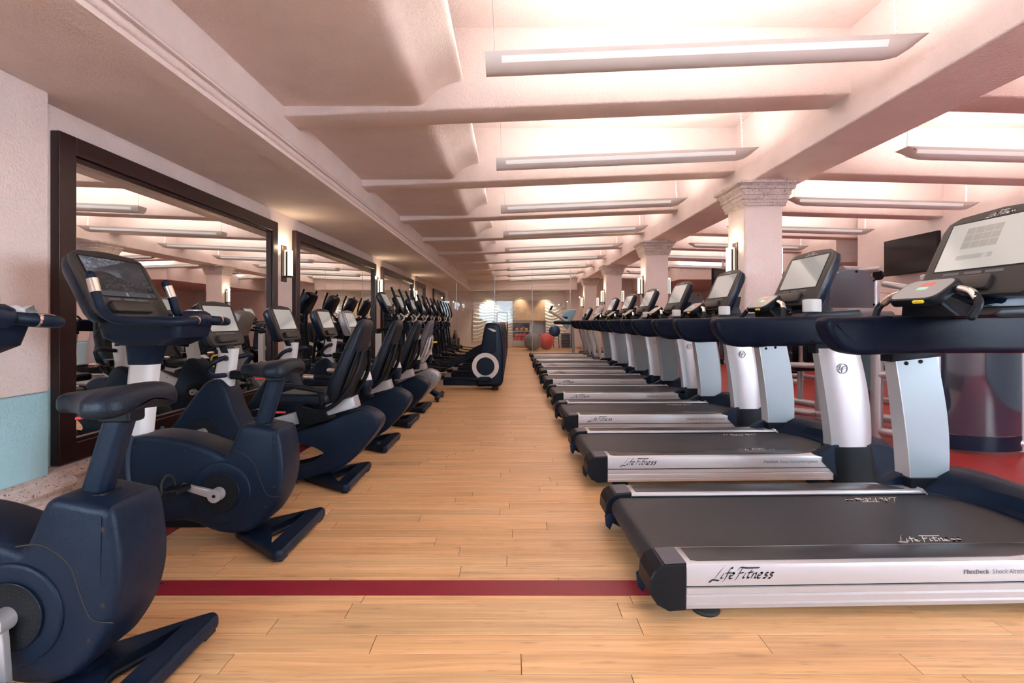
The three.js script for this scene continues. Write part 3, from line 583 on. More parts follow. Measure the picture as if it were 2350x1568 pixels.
function makeConsole(parent, P, tilt, W, H, { bezel = M.bezel, shell = M.navyGloss, screen = M.screen, brand = true, lip = true } = {}) {
  // P: middle of the lower edge of the face; the face looks along -x and up; tilt: how far the top leans to +x
  const c = new THREE.Group(); c.name = 'console'; parent.add(c); c.position.copy(P);
  const u = V(0, 0, 1), v = V(Math.sin(tilt), Math.cos(tilt), 0), n = u.clone().cross(v);       // n points to -x, up
  const put = (g) => g.applyMatrix4(new THREE.Matrix4().makeBasis(u, v, n));
  const out = [[-W * 0.43, 0], [W * 0.43, 0], [W * 0.47, H * 0.04], [W * 0.5, H * 0.14], [W * 0.49, H * 0.82], [W * 0.46, H * 0.93], [W * 0.36, H * 0.99], [0, H * 1.02], [-W * 0.36, H * 0.99], [-W * 0.46, H * 0.93], [-W * 0.49, H * 0.82], [-W * 0.5, H * 0.14], [-W * 0.47, H * 0.04]];
  const face = mesh('bezel', put(ext(out, -0.02, 0.008, 0.006)), bezel, c);
  const back = out.map(([x, y]) => [x * 0.99, y]);
  const shrink = (k, dy) => back.map(([x, y]) => V(x * k, (y - H * dy) * k + H * dy, 0));
  mesh('rear_shell', put(loft([shrink(1, .45).map((p) => p.setZ(-0.018)), shrink(0.985, .45).map((p) => p.setZ(-0.05)), shrink(0.9, .4).map((p) => p.setZ(-0.082)), shrink(0.7, .36).map((p) => p.setZ(-0.1))], { crease: 0.6 })), shell, c);
  const sw = W * 0.8, sh = H * 0.58, sy = H * 0.605;
  mesh('screen_surround', put(ext(rrect(sw + 0.014, sh + 0.014, 0.006).map(([x, y]) => [x, y + sy]), 0.007, 0.0095, 0)), M.black, face);
  mesh('screen', put(screenPlane(sw, sh).translate(0, sy, 0.0102)), screen, face);
  if (lip) mesh('lower_pod', put(ext(rrect(W * 0.55, H * 0.17, 0.02).map(([x, y]) => [x - W * 0.08, y + H * 0.13]), 0.004, 0.036, 0.01)), bezel, c);
  if (brand) { const s = script(SCRIPT, H * 0.028, 0.2); mesh('lettering', put(s.translate(-H * 0.14, H * 0.925, 0.0092)), M.inkLight, face, 'white script brand lettering'); }
  if (lip) mesh('key_labels', put(mergeGeometries([-0.22, -0.02, 0.16].map((x) => prep(new THREE.PlaneGeometry(W * 0.15, H * 0.03).translate(x * W, H * 0.265, 0.0092))))), M.inkGrey, face);
  return c;
}
function makeTreadmill(label, screen, first) {
  const t = thing('treadmill', label, 'treadmill', [0, 0, 0], 0, 'treadmills in a row on the right of the aisle');
  // deck
  for (const s of [1, -1]) {
    const cap = [[0.0, 0.105], [0.004, 0.16], [0.02, 0.19], [0.05, 0.208], [0.14, 0.214], [0.14, 0.04], [0.075, 0.036], [0.03, 0.06]];
    const c = mesh('end_cap', ext(cap, s > 0 ? 0.30 : -0.447, s > 0 ? 0.447 : -0.30, 0.005, { crease: 0.25, bs: 1 }), M.black, t);
    mesh('end_cap_top', ext([[0.06, 0.2105], [0.14, 0.2146], [0.14, 0.2165], [0.06, 0.2125]], s > 0 ? 0.31 : -0.438, s > 0 ? 0.438 : -0.31, 0), M.greyPad, c, 'dark grey top plate');
    mesh('wheel_bracket', ext([[0.02, 0.03], [0.05, 0.10], [0.02, 0.12], [-0.005, 0.1], [0.0, 0.05]], s * 0.29 - 0.012, s * 0.29 + 0.012, 0.003), M.navy, t);
    const prof = [[0.298, 0.2], [0.302, 0.211], [0.31, 0.214], [0.428, 0.214], [0.441, 0.208], [0.446, 0.196], [0.447, 0.132], [0.441, 0.130], [0.441, 0.1255], [0.447, 0.1235], [0.446, 0.102], [0.440, 0.096], [0.445, 0.090], [0.444, 0.068], [0.437, 0.064], [0.442, 0.058], [0.438, 0.042], [0.428, 0.038], [0.298, 0.05]].map(([z, y]) => [z * s, y]);
    const r = mesh('side_rail', extX(s > 0 ? prof : prof.reverse(), 0.14, 1.72, 0, { crease: 0.5 }), M.silver, t);
    mesh('rail_groove', box(0.14, 1.715, 0.1262, 0.1295, s * 0.4395, s * 0.4425, 0), M.black, r);
    const pad = [[0.165, 0.318], [1.52, 0.314], [1.63, 0.322], [1.6, 0.37], [1.5, 0.41], [1.4, 0.423], [0.19, 0.423], [0.165, 0.416]].map(([x, z]) => [x, z * s]);
    mesh('foot_tread', extY(s > 0 ? pad : pad.reverse(), 0.2135, 0.2165, 0.001), M.tread, r, 'dark anti-slip tread');
    mesh('rail_nose', ext(smooth2([[1.70, 0.212], [1.735, 0.205], [1.75, 0.17], [1.75, 0.10], [1.735, 0.05], [1.70, 0.042]], 24), s > 0 ? 0.30 : -0.446, s > 0 ? 0.446 : -0.30, 0.006), M.silver, r);
    if (s > 0) {
      mesh('brand_lettering', onPlane(script(SCRIPT, 0.0222, 0.2), V(0.235, 0.158, 0.4478), V(1, 0, 0), V(0, 1, 0)), M.inkDark, r, 'dark blue script lettering');
      const b = textFlat('FlexDeck', 0.0165, fontBold), w = b.userData.w, q = textFlat('Shock Absorption System', 0.0165, fontRegular);
      mesh('model_lettering', [onPlane(b, V(1.20, 0.162, 0.4478), V(1, 0, 0), V(0, 1, 0)), onPlane(q, V(1.20 + w + 0.012, 0.162, 0.4478), V(1, 0, 0), V(0, 1, 0))], M.inkGrey, r, 'small grey lettering');
    }
    mesh('rear_foot', lathe([[0.001, 0], [0.05, 0], [0.055, 0.008], [0.05, 0.018], [0.028, 0.022], [0.024, 0.06], [0.001, 0.06]], 24).translate(0.24, 0, s * 0.375), M.rubber, t);
    mesh('front_foot', lathe([[0.001, 0], [0.05, 0], [0.055, 0.008], [0.05, 0.018], [0.028, 0.022], [0.024, 0.06], [0.001, 0.06]], 24).translate(1.6, 0, s * 0.375), M.rubber, t);
  }
  const bp = []; for (let i = 0; i <= 12; i++) { const a = Math.PI / 2 + Math.PI * i / 12; bp.push([0.085 + 0.055 * Math.cos(a), 0.137 + 0.057 * Math.sin(a)]); }
  bp.push([0.35, 0.08], [1.9, 0.08], [1.9, 0.194]);
  const belt = mesh('running_belt', ext(bp, -0.287, 0.287, 0, { crease: 0.6 }), M.belt, t);
  mesh('belt_lettering', [onPlane(script(SCRIPT, 0.027, 0.24), V(1.12, 0.1952, 0.245), V(1, 0, 0), V(0, 0, -1)), onPlane(script(SCRIPT, 0.027, 0.24), V(1.52, 0.1952, -0.245), V(-1, 0, 0), V(0, 0, 1))], M.inkLight, belt, 'cream script lettering');
  mesh('deck_edge', [box(0.14, 1.72, 0.16, 0.1995, 0.287, 0.2985, 0), box(0.14, 1.72, 0.16, 0.1995, -0.2985, -0.287, 0)], M.black, t);
  mesh('underframe', box(0.3, 1.8, 0.055, 0.085, -0.27, 0.27, 0.004), M.black, t);
  // motor hood with a hollow rear edge between two fenders
  const rings = [];
  for (let i = 0; i <= 24; i++) {
    const z = lerp(-0.452, 0.452, i / 24), a = Math.abs(z) / 0.452, k = 1 - Math.pow(a, 2.2), xr = 1.60 + 0.27 * k, edge = Math.pow(Math.max(0, (a - 0.8) / 0.2), 2);
    const top = 0.318 - 0.035 * edge, hump = 0.222 + 0.03 * (1 - a);
    rings.push([[xr, 0.17], [xr + 0.004, 0.2], [xr + 0.03, 0.218 + 0.008 * (1 - k)], [lerp(xr, 1.98, 0.35), hump + 0.03], [lerp(xr, 1.98, 0.7), top - 0.012], [1.98, top], [2.08, top - 0.02], [2.17, top - 0.09], [2.21, 0.16 - 0.03 * edge], [2.2, 0.05], [1.8, 0.04], [1.72, 0.05]].map(([x, y]) => V(x, y, z)));
  }
  mesh('motor_hood', loft(rings, { crease: 0.55 }), M.navy, t, 'dark hood with a hollow rear edge');
  for (const s of [1, -1]) mesh('fender', ext([[1.56, 0.214], [1.64, 0.262], [1.70, 0.285], [1.76, 0.285], [1.76, 0.2], [1.6, 0.2]], s > 0 ? 0.385 : -0.452, s > 0 ? 0.452 : -0.385, 0.008, { crease: 0.3 }), M.navy, t);
  // uprights
  for (const s of [1, -1]) {
    const sec = (y, x0, x1, zi, zo) => { const o = [], n = 10; for (let i = 0; i <= n; i++) { const a = i / n; o.push(V(lerp(x0, x1, a), y, s * (zo - 0.022 * Math.pow(Math.abs(2 * a - 1), 3)))); } o.push(V(x1 - 0.05, y, s * zi), V(x0 + 0.006, y, s * zi)); return s > 0 ? o : o.reverse(); };
    const rr = []; for (let i = 0; i <= 12; i++) { const q = i / 12, y = lerp(0.262, 0.935, q), lean = 0.085 * Math.pow(q, 1.35); rr.push(sec(y, 1.675 - lean, 1.95 - lean * 0.85 + 0.02 * Math.sin(q * 3.1), 0.345, 0.46 - 0.02 * q)); }
    const up = mesh('upright', loft(rr, { crease: 0.5 }), M.silver, t);
    const inner = loft(rr.map((r, i) => { const x0 = Math.min(...r.map((p) => p.x)), x1 = Math.max(...r.map((p) => p.x)), y = r[0].y; return [V(x0 + 0.012, y, s * 0.344), V(x1 - 0.052, y, s * 0.344)]; }), { closed: false, caps: false });
    mesh('inner_plate', inner, M.teal, up, 'flat brushed inner plate');
    for (const x of [1.66, 1.74]) mesh('bolt', new THREE.SphereGeometry(0.011, 14, 10).scale(1, 1, 0.6).translate(x, 0.892 + (x - 1.66) * 0.12, s * 0.342), M.black, up);
    const co = [0.02, 0.16, 0.262, 0.268].map((y, i) => sec(y, [1.69, 1.672, 1.668, 1.675][i], [2.02, 1.98, 1.958, 1.95][i], 0.33, 0.468));
    mesh('upright_collar', loft(co, { crease: 0.5 }), M.black, up, 'black foot of the upright');
    const eo = V(1.745, 0.80, s * 0.4488), eu = V(s, 0, 0), ev = V(0, 1, 0);
    const em = [new THREE.TorusGeometry(0.033, 0.0032, 8, 36), ...[[[-0.012, 0.028], [-0.02, -0.008], [0.004, -0.008]], [[0.03, 0.012], [0.004, 0.012], [-0.006, -0.03]], [[0.0, -0.001], [0.024, -0.001]]].map((p) => tube(p.map(([x, y]) => [x, y, 0]), 0.003, 12, 6, false))].flat();
    mesh('emblem', em.map((g) => onPlane(g, eo, eu, ev)), M.silverDark, up, 'raised round emblem');
    // hand rail
    const hp = smooth2([[0.885, 1.095], [0.893, 1.13], [0.93, 1.142], [1.2, 1.150], [1.6, 1.158], [1.92, 1.165], [1.97, 1.12], [1.97, 1.0], [1.92, 0.957], [1.6, 0.952], [1.2, 0.948], [1.06, 0.945], [0.97, 0.968], [0.91, 1.03]], 90, 0.4);
    const start = first ? (s > 0 ? 1.76 : 1.13) : 0.885, zi = first ? 0.205 : 0.30, sx = (1.97 - start) / (1.97 - 0.885);
    const front = first ? 0.34 : 0;
    const fit = ([x, y]) => x > 1.75 ? [x + front, y] : [x < 1.2 ? start + (x - 0.885) : Math.max(start + 0.3, 1.97 - (1.97 - x) * sx), y];
    mesh('hand_rail', ext(hp.map(fit), s > 0 ? zi : -zi - 0.125, s > 0 ? zi + 0.125 : -zi, 0.032, { bs: 4, crease: 0.9 }), M.rail, t, 'long dark padded hand rail');
    for (const [x, y] of first ? [] : [[0.99, 1.06], [1.2, 0.985], [1.55, 0.985]]) mesh('rail_screw', new THREE.TorusGeometry(0.012, 0.0025, 6, 20).translate(x, y, s * 0.4255), M.black, t);
    mesh('rail_block', ext([[1.575, 0.9], [1.86, 0.93], [1.86, 0.97], [1.575, 0.97]], s > 0 ? 0.335 : -0.42, s > 0 ? 0.42 : -0.335, 0.004), M.black, t);
    mesh('grip_bar', tube([[1.47, 1.255, s * 0.10], [1.475, 1.262, s * 0.155], [1.465, 1.24, s * 0.22], [1.445, 1.195, s * 0.265], [1.42, 1.14, s * (first ? 0.26 : 0.30)]], 0.017, 30, 12), M.black, t);
    mesh('grip_sensor', tube([[1.475, 1.262, s * 0.155], [1.468, 1.245, s * 0.21], [1.455, 1.215, s * 0.248]], 0.019, 20, 12), M.chrome, t, 'polished pulse sensor grip');
  }
  // console tray, neck, keypad
  mesh('console_tray', ext([[1.555, 1.15], [1.6, 1.18], [1.75, 1.192], [1.98, 1.205], [2.0, 1.17], [1.9, 1.137], [1.6, 1.137]], first ? -0.21 : -0.30, first ? 0.21 : 0.30, 0.012), M.black, t);
  mesh('neck', loft([[1.145, 1.72, 1.95, 0.17], [1.17, 1.72, 1.93, 0.13], [1.26, 1.72, 1.9, 0.10], [1.38, 1.78, 1.93, 0.08]].map(([y, a, b, w]) => rrect(b - a, 2 * w, 0.02, 2).map(([x, z]) => V((a + b) / 2 + x, y, -z))), { crease: 0.7 }), M.navyGloss, t);
  const kp = new THREE.Group(); kp.name = 'keypad'; t.add(kp); kp.position.set(1.445, 1.262, 0); kp.rotation.z = 0.62; kp.scale.set(0.86, 1, 0.92);
  mesh('keypad_body', [extY(rrect(0.2, 0.30, 0.05), -0.03, 0.012, 0.008), loft([[-0.03, 0.15, 0.2, 0], [-0.09, 0.10, 0.14, 0.06], [-0.16, 0.06, 0.10, 0.14]].map(([y, a, b, dx]) => rrect(a, b, 0.02, 2).map(([x, z]) => V(x + dx, y, -z))), { crease: 0.7 })], M.black, kp);
  mesh('keypad_pedestal', loft([[1.235, 1.40, 1.50, 0.10], [1.20, 1.43, 1.56, 0.12], [1.145, 1.46, 1.66, 0.16]].map(([y, a, b, w]) => rrect(b - a, 2 * w, 0.03, 3).map(([x, z]) => V((a + b) / 2 + x, y, -z))), { crease: 0.8 }), M.black, t, 'black pedestal under the keypad');
  mesh('keypad_face', extY(rrect(0.175, 0.27, 0.045), 0.0115, 0.0135, 0), M.keypad, kp, 'grey button panel');
  mesh('red_key', extY(rrect(0.03, 0.08, 0.008), 0.0134, 0.0148, 0).translate(0.045, 0, 0), M.lcdRed, kp); mesh('green_key', extY(rrect(0.026, 0.06, 0.008), 0.0134, 0.0148, 0).translate(0.005, 0, 0), M.lcdGreen, kp);
  mesh('safety_clip', box(-0.112, -0.096, -0.006, 0.008, 0.03, 0.09, 0.004), M.yellow, kp, 'yellow safety clip');
  makeConsole(t, V(1.655, 1.24, 0), 0.42, 0.56, 0.455, { screen });
  return t;
}
const TZ = (i) => -(1.80 + 0.447 + 1.437 * i), TX = 0.50, yaw = 0.028;
const t0 = makeTreadmill('treadmill nearest the camera, cut off by the right edge of the picture', M.screenMenu, true);
t0.position.set(TX + 0.0, 0, TZ(0)); t0.rotation.y = yaw;
const treadProto = makeTreadmill('second treadmill from the camera in the right row', M.screen);
treadProto.position.set(TX - 0.01, 0, TZ(1)); treadProto.rotation.y = yaw;
for (let i = 2; i < 7; i++) dup(treadProto, `${words[i]} treadmill from the camera in the right row`, [TX + rnd(-0.015, 0.015), 0, TZ(i)], yaw);
// rolled towels in the trays
for (let i = 0; i < 6; i++) {
  const r = i === 0 ? 0.09 : 0.055, g = lathe([[0.001, 0], [r * 0.96, 0], [r, 0.01], [r, 0.10], [r * 0.94, 0.115], [r * 0.8, 0.11], [r * 0.74, 0.118], [r * 0.55, 0.11], [r * 0.5, 0.118], [r * 0.3, 0.112], [0.001, 0.116]], 28);
  const p = g.attributes.position; for (let k = 0; k < p.count; k++) { const a = Math.atan2(p.getZ(k), p.getX(k)), w = 1 + 0.03 * Math.sin(a * 5 + p.getY(k) * 30 + i); p.setXYZ(k, p.getX(k) * w, p.getY(k) * 1.0, p.getZ(k) * w); } g.computeVertexNormals();
  const o = single('rolled_towel', g, M.towel, `white rolled towel standing in the tray of the ${words[i + 1]} treadmill`, 'towel', 'rolled towels in the treadmill trays');
  o.position.set(TX + 1.66, 1.186, TZ(i + 1) + 0.2);
  o.scale.set(1, 0.75, 1); if (i === 0) o.scale.set(0.66, 0.8, 0.66);
}
{ // folded towel with printed letters on the nearest treadmill
  const n = 20, pos = [], idx = [];
  for (let j = 0; j <= n; j++) for (let i = 0; i <= n; i++) { const u = i / n, v = j / n; pos.push(0.02 + 0.10 * v + 0.008 * Math.sin(u * 9 + v * 4), 0.14 * v * (1 - 0.15 * Math.pow(u - 0.4, 2)) + 0.012 * Math.sin(u * 14) * v, lerp(0.17, -0.17, u)); }
  for (let j = 0; j < n; j++) for (let i = 0; i < n; i++) { const a = j * (n + 1) + i; idx.push(a, a + 1, a + n + 2, a, a + n + 2, a + n + 1); }
  const f = new THREE.BufferGeometry(); f.setAttribute('position', new THREE.Float32BufferAttribute(pos, 3)); f.setIndex(idx); f.computeVertexNormals();
  const b = f.clone().translate(0.03, -0.005, 0);
  const o = thing('folded_towel', 'pale blue folded towel with dark printed letters on the nearest treadmill', 'towel', [TX + 1.70, 1.19, TZ(0) + 0.02]);
  const tw = metres(std(C(0.62, 0.70, 0.82), 0.95, 0, { bumpMap: rep(grainTex, 14), bumpScale: 0.003 }));
  mesh('cloth', [f, b], tw, o);
  const v = V(0.1, 0.14, 0).normalize();
  mesh('lettering', onPlane(textFlat('CACTUS', 0.035, fontRegular), V(0.078, 0.118, -0.02), v.clone().negate(), V(0, 0, 1)), M.inkDark, o, 'dark printed letters');
}
// ---------------------------------------------------------------- exercise bikes: local x 0 is the rear foot by the aisle, minus x is towards the mirrors, plus z the side near the camera
const RX = -1.06;
const L = (X) => X - RX;                                  // hall x to bike x
const Pm = (pts) => pts.map(([X, y]) => [X - RX, y]);
function rearFoot(parent, x0 = -0.32) {                   // flat triangular loop on the floor
  const out = smooth2([[x0 - 0.05, 0.0], [x0, 0.06], [-0.06, 0.26], [-0.025, 0.272], [-0.002, 0.25], [0.0, 0.2], [0.0, -0.2], [-0.002, -0.25], [-0.025, -0.272], [-0.06, -0.26], [x0, -0.06]].reverse(), 90, 0.3);
  const hole = [[x0 + 0.13, 0.012], [-0.10, 0.205], [-0.082, 0.205], [-0.076, 0.19], [-0.076, -0.19], [-0.082, -0.205], [-0.10, -0.205], [x0 + 0.13, -0.012]];
  const g = extY(out, 0.012, 0.06, 0.014, { holes: [hole], bs: 3, crease: 0.9 });
  mesh('rear_foot', g, M.navy, parent, 'flat triangular loop foot');
  for (const s of [1, -1]) mesh('foot_pad', box(-0.05, -0.01, 0, 0.014, s * 0.22 - 0.03, s * 0.22 + 0.03, 0.003), M.rubber, parent);
}
function crankSet(parent, cx, cy, zf, ang, len = 0.17) {
  for (const s of [1, -1]) {
    const a = ang + (s < 0 ? Math.PI : 0), c = mesh('crank_cover', disc(0.098, s > 0 ? zf - 0.002 : -zf - 0.006, s > 0 ? zf + 0.006 : -zf + 0.002, cx, cy), M.black, parent, 'round perforated crank cover');
    const dots = [];
    for (let k = 0; k < 3; k++) for (let j = 0; j < 26 + k * 4; j++) { const b = 2 * Math.PI * j / (26 + k * 4), r = 0.058 + k * 0.012; dots.push(new THREE.CircleGeometry(0.0028, 6).rotateY(s > 0 ? 0 : Math.PI).translate(cx + r * Math.cos(b), cy + r * Math.sin(b), s * (zf + 0.0066))); }
    mesh('perforation', dots, M.rubber, c).userData.kind = 'stuff';
    mesh('cover_rim', new THREE.TorusGeometry(0.098, 0.0025, 6, 48).translate(cx, cy, s * (zf + 0.005)), M.navyGloss, c);
    const arm = new THREE.Group(); arm.name = 'crank_arm'; parent.add(arm); arm.position.set(cx, cy, s * (zf + 0.03)); arm.rotation.z = a;
    mesh('arm_bar', ext([[-0.02, -0.02], [0.05, -0.019], [len, -0.013], [len + 0.014, 0], [len, 0.013], [0.05, 0.019], [-0.02, 0.02]], -0.011, 0.011, 0.004), M.silver, arm);
    mesh('crank_hub', disc(0.032, -0.024, 0.02, 0, 0, 28), M.silver, arm); mesh('crank_bolt', disc(0.008, 0.02, 0.0215, 0, 0, 16), M.black, arm);
    const pd = new THREE.Group(); pd.name = 'pedal'; parent.add(pd); pd.position.set(cx + len * Math.cos(a), cy + len * Math.sin(a), s * (zf + 0.045)); pd.rotation.z = 0.12;
    mesh('pedal_body', [box(-0.055, 0.055, -0.014, 0.012, s > 0 ? 0.0 : -0.1, s > 0 ? 0.1 : 0.0, 0.006), ...[-0.03, 0, 0.03].map((x) => box(x - 0.006, x + 0.006, 0.011, 0.016, s > 0 ? 0.008 : -0.092, s > 0 ? 0.092 : -0.008, 0.001))], M.black, pd);
    mesh('pedal_strap', tube([[-0.02, 0.0, s * 0.004], [-0.02, 0.05, s * 0.012], [-0.02, 0.075, s * 0.05], [-0.02, 0.05, s * 0.09], [-0.02, 0.0, s * 0.098]], 0.006, 24, 6), M.rubber, pd);
    mesh('pedal_weight', box(-0.03, -0.01, -0.06, -0.012, s * 0.05 - 0.012, s * 0.05 + 0.012, 0.003), M.black, pd);
  }
}
function saddle(parent, x, y, z = 0) {                    // wide seat: nose towards -x, x is its wide rear edge
  const rings = [], n = 26;
  for (let i = 0; i <= 24; i++) {
    const u = i / 24, px = lerp(-0.29, 0.0, u);
    const grow = Math.pow(Math.max(0, Math.min(1, (u - 0.15) / 0.5)), 1.5), end = u > 0.8 ? Math.sqrt(Math.max(0.02, 1 - Math.pow((u - 0.8) / 0.2, 2))) : 1, tip = u < 0.12 ? Math.sqrt(Math.max(0.03, 1 - Math.pow(1 - u / 0.12, 2))) : 1;
    const hw = (0.038 + 0.112 * grow) * (0.55 + 0.45 * end) * tip, h = (0.06 + 0.065 * Math.pow(u, 1.1)) * (0.35 + 0.65 * end) * (0.4 + 0.6 * tip), mid = 0.022 + 0.024 * u;
    rings.push(Array.from({ length: n }, (_, k) => { const a = 2 * Math.PI * k / n, cz = Math.cos(a), sy = Math.sin(a), wz = Math.sign(cz) * Math.pow(Math.abs(cz), 0.75); const dip = sy > 0 ? -0.016 * u * (1 - wz * wz) : 0.02 * u * (1 - wz * wz); return V(x + px, y + mid + h / 2 * Math.sign(sy) * Math.pow(Math.abs(sy), 0.7) + dip - 0.02 * wz * wz * u, z - hw * wz); }));
  }
  mesh('saddle', loft(rings, { crease: 1.2 }), M.vinyl, parent, 'dark padded saddle');
  mesh('saddle_clamp', box(x - 0.15, x - 0.05, y - 0.035, y + 0.03, z - 0.035, z + 0.035, 0.01), M.black, parent);
  mesh('seat_lever', tube([[x - 0.14, y - 0.012, z + 0.02], [x - 0.17, y - 0.012, z + 0.05], [x - 0.185, y - 0.014, z + 0.06]], 0.005, 12, 8), M.red, parent, 'red seat lever');
}
function screws(parent, list, z) { for (const s of [1, -1]) for (const [x, y] of list) mesh('screw_hole', disc(0.007, s > 0 ? z - 0.002 : -z - 0.0015, s > 0 ? z + 0.0015 : -z + 0.002, x, y, 12), M.rubber, parent); }

function makeUpright(label, d, ang, screen) {
  const t = thing('upright_bike', label, 'exercise bike', [RX, 0, -d], 0, 'upright bikes on the left');
  const body = smooth2(Pm([[-1.99, 0.50], [-1.93, 0.535], [-1.80, 0.552], [-1.64, 0.53], [-1.50, 0.485], [-1.425, 0.455], [-1.40, 0.49], [-1.37, 0.56], [-1.345, 0.60], [-1.30, 0.605], [-1.20, 0.585], [-1.165, 0.575], [-1.148, 0.52], [-1.135, 0.42], [-1.14, 0.32], [-1.17, 0.22], [-1.235, 0.12], [-1.32, 0.07], [-1.42, 0.066], [-1.50, 0.085], [-1.58, 0.12], [-1.66, 0.128], [-1.76, 0.12], [-1.86, 0.11], [-1.95, 0.135], [-2.0, 0.22], [-2.02, 0.36]]), 130, 0.45);
  mesh('body_shroud', ext(body, -0.105, 0.105, 0.024, { bs: 3, crease: 0.85 }), M.navy, t, 'dark moulded body shroud');
  for (const s of [1, -1]) {                              // raised shoulders and the seam rib of the shroud
    const bulge = ext(circle(0.150, 48, L(-1.44), 0.275), s > 0 ? 0.09 : -0.114, s > 0 ? 0.114 : -0.09, 0.01, { bs: 3 });
    mesh('shroud_bulge', bulge, M.navy, t);
    const rib = [[-1.885, 0.545], [-1.90, 0.45], [-1.895, 0.33], [-1.86, 0.22], [-1.79, 0.125]].map(([X, y]) => V(L(X), y, s * 0.1055));
    mesh('shroud_rib', tube(rib, 0.011, 40, 8), M.rib, t);
    const seam = [[-1.43, 0.47], [-1.36, 0.475], [-1.28, 0.42], [-1.245, 0.33], [-1.21, 0.26], [-1.15, 0.25]].map(([X, y]) => V(L(X), y, s * 0.105));
    mesh('shroud_seam', tube(seam, 0.0025, 40, 6), M.rubber, t);
  }
  screws(t, [[-1.87, 0.5], [-1.62, 0.48], [-1.93, 0.34], [-1.18, 0.52], [-1.18, 0.30], [-1.22, 0.2]].map(([X, y]) => [L(X), y]), 0.105);
  crankSet(t, L(-1.44), 0.275, 0.116, ang);
  mesh('front_beam', [box(L(-1.95), L(-1.55), 0.07, 0.13, -0.045, 0.045, 0.01)], M.black, t);
  mesh('front_foot', [box(L(-1.99), L(-1.90), 0.015, 0.08, -0.26, 0.26, 0.02)], M.navy, t);
  for (const s of [1, -1]) mesh('transport_wheel', disc(0.03, s * 0.235 - 0.012, s * 0.235 + 0.012, L(-1.99), 0.03, 20), M.rubber, t);
  mesh('foot_neck', loft([[L(-1.46), 0.10, 0.06, 0.075], [L(-1.38), 0.065, 0.06, 0.075], [L(-1.30), 0.04, 0.05, 0.11], [L(-1.26), 0.035, 0.045, 0.12]].map(([x, y, h, w]) => rrect(w, h, 0.02, 3).map(([a, b]) => V(x, y + b, -a))), { crease: 0.8 }), M.navy, t);
  rearFoot(t);
  // seat post and saddle
  mesh('seat_post', loft([[L(-1.295), 0.56], [L(-1.205), 0.85]].map(([x, y]) => rrect(0.085, 0.06, 0.026, 4).map(([a, b]) => V(x + a, y, -b))), { crease: 0.8 }), M.navy, t);
  mesh('post_collar', extY(rrect(0.12, 0.1, 0.03).map(([a, b]) => [L(-1.29) + a, b]), 0.585, 0.6, 0.006), M.black, t);
  saddle(t, L(-1.11), 0.845);
  // front mast, console block
  mesh('mast', loft([[L(-1.935), 0.50], [L(-1.895), 0.905]].map(([x, y]) => rrect(0.125, 0.095, 0.03, 4).map(([a, b]) => V(x + a, y, -b))), { crease: 0.8 }), M.white, t, 'white front mast');
  mesh('mast_sleeve', loft([[L(-1.895), 0.90, 0.135, 0.105], [L(-1.885), 1.0, 0.16, 0.13], [L(-1.87), 1.03, 0.18, 0.16]].map(([x, y, w, k]) => rrect(w, k, 0.035, 4).map(([a, b]) => V(x + a, y, -b))), { crease: 0.8 }), M.navy, t);
  mesh('console_block', loft([[1.0, L(-1.98), L(-1.70), 0.10], [1.04, L(-2.03), L(-1.63), 0.14], [1.1, L(-2.04), L(-1.62), 0.155], [1.145, L(-2.03), L(-1.64), 0.15]].map(([y, a, b, w]) => rrect(b - a, 2 * w, 0.06, 4).map(([x, z]) => V((a + b) / 2 + x, y, -z))), { crease: 0.7 }), M.navy, t);
  for (const s of [1, -1]) {
    mesh('handlebar', tube([[L(-1.965), 1.335, s * 0.245], [L(-1.93), 1.24, s * 0.252], [L(-1.905), 1.17, s * 0.25], [L(-1.86), 1.135, s * 0.245], [L(-1.74), 1.122, s * 0.235], [L(-1.61), 1.118, s * 0.21], [L(-1.565), 1.122, s * 0.13], [L(-1.62), 1.135, s * 0.02]], 0.0215, 60, 14), M.navy, t, 'dark padded handlebar');
    mesh('grip_sensor', tube([[L(-1.956), 1.318, s * 0.2475], [L(-1.935), 1.255, s * 0.2525]], 0.0232, 8, 14, false), M.grip, t, 'copper coloured pulse sensor');
    mesh('rear_sensor', tube([[L(-1.572), 1.123, s * 0.15], [L(-1.572), 1.126, s * 0.09]], 0.0228, 8, 12, false), M.grip, t);
  }
  mesh('centre_pod', loft([[1.10, 0.09, 0.09], [1.13, 0.12, 0.12], [1.16, 0.12, 0.115], [1.175, 0.09, 0.09]].map(([y, w, k]) => rrect(w, k, 0.035, 4).map(([a, b]) => V(L(-1.62) + a - (y - 1.1) * 0.3, y, -b))), { crease: 0.7 }), M.navyGloss, t);
  mesh('pod_keys', extY(smooth2([[0.04, 0], [0, 0.045], [-0.04, 0], [0, -0.045]], 28).map(([a, b]) => [L(-1.645) + a, b]).reverse(), 1.174, 1.18, 0.002), M.silver, t, 'oval silver button pad');
  mesh('cable', tube([[L(-1.93), 1.14, 0.15], [L(-1.96), 1.10, 0.19], [L(-1.985), 1.05, 0.2]], 0.004, 20, 6), M.black, t);
  const c = makeConsole(t, V(L(-1.93), 1.14, 0), 0.48, 0.47, 0.37, { screen, brand: false });
  c.rotation.y = Math.PI;
  mesh('console_arm', loft([[1.06, L(-2.0), 0.1], [1.18, L(-2.01), 0.1], [1.3, L(-2.08), 0.07]].map(([y, x, w]) => rrect(0.08, 2 * w, 0.02, 2).map(([a, b]) => V(x + a, y, -b))), { crease: 0.8 }), M.navy, t);
  return t;
}
makeUpright('upright bike nearest the camera, cut off by the left edge of the picture', 1.50, -1.45, M.screen);
makeUpright('second upright bike from the camera, its console showing a mountain picture', 2.50, 2.88, M.screenMount);
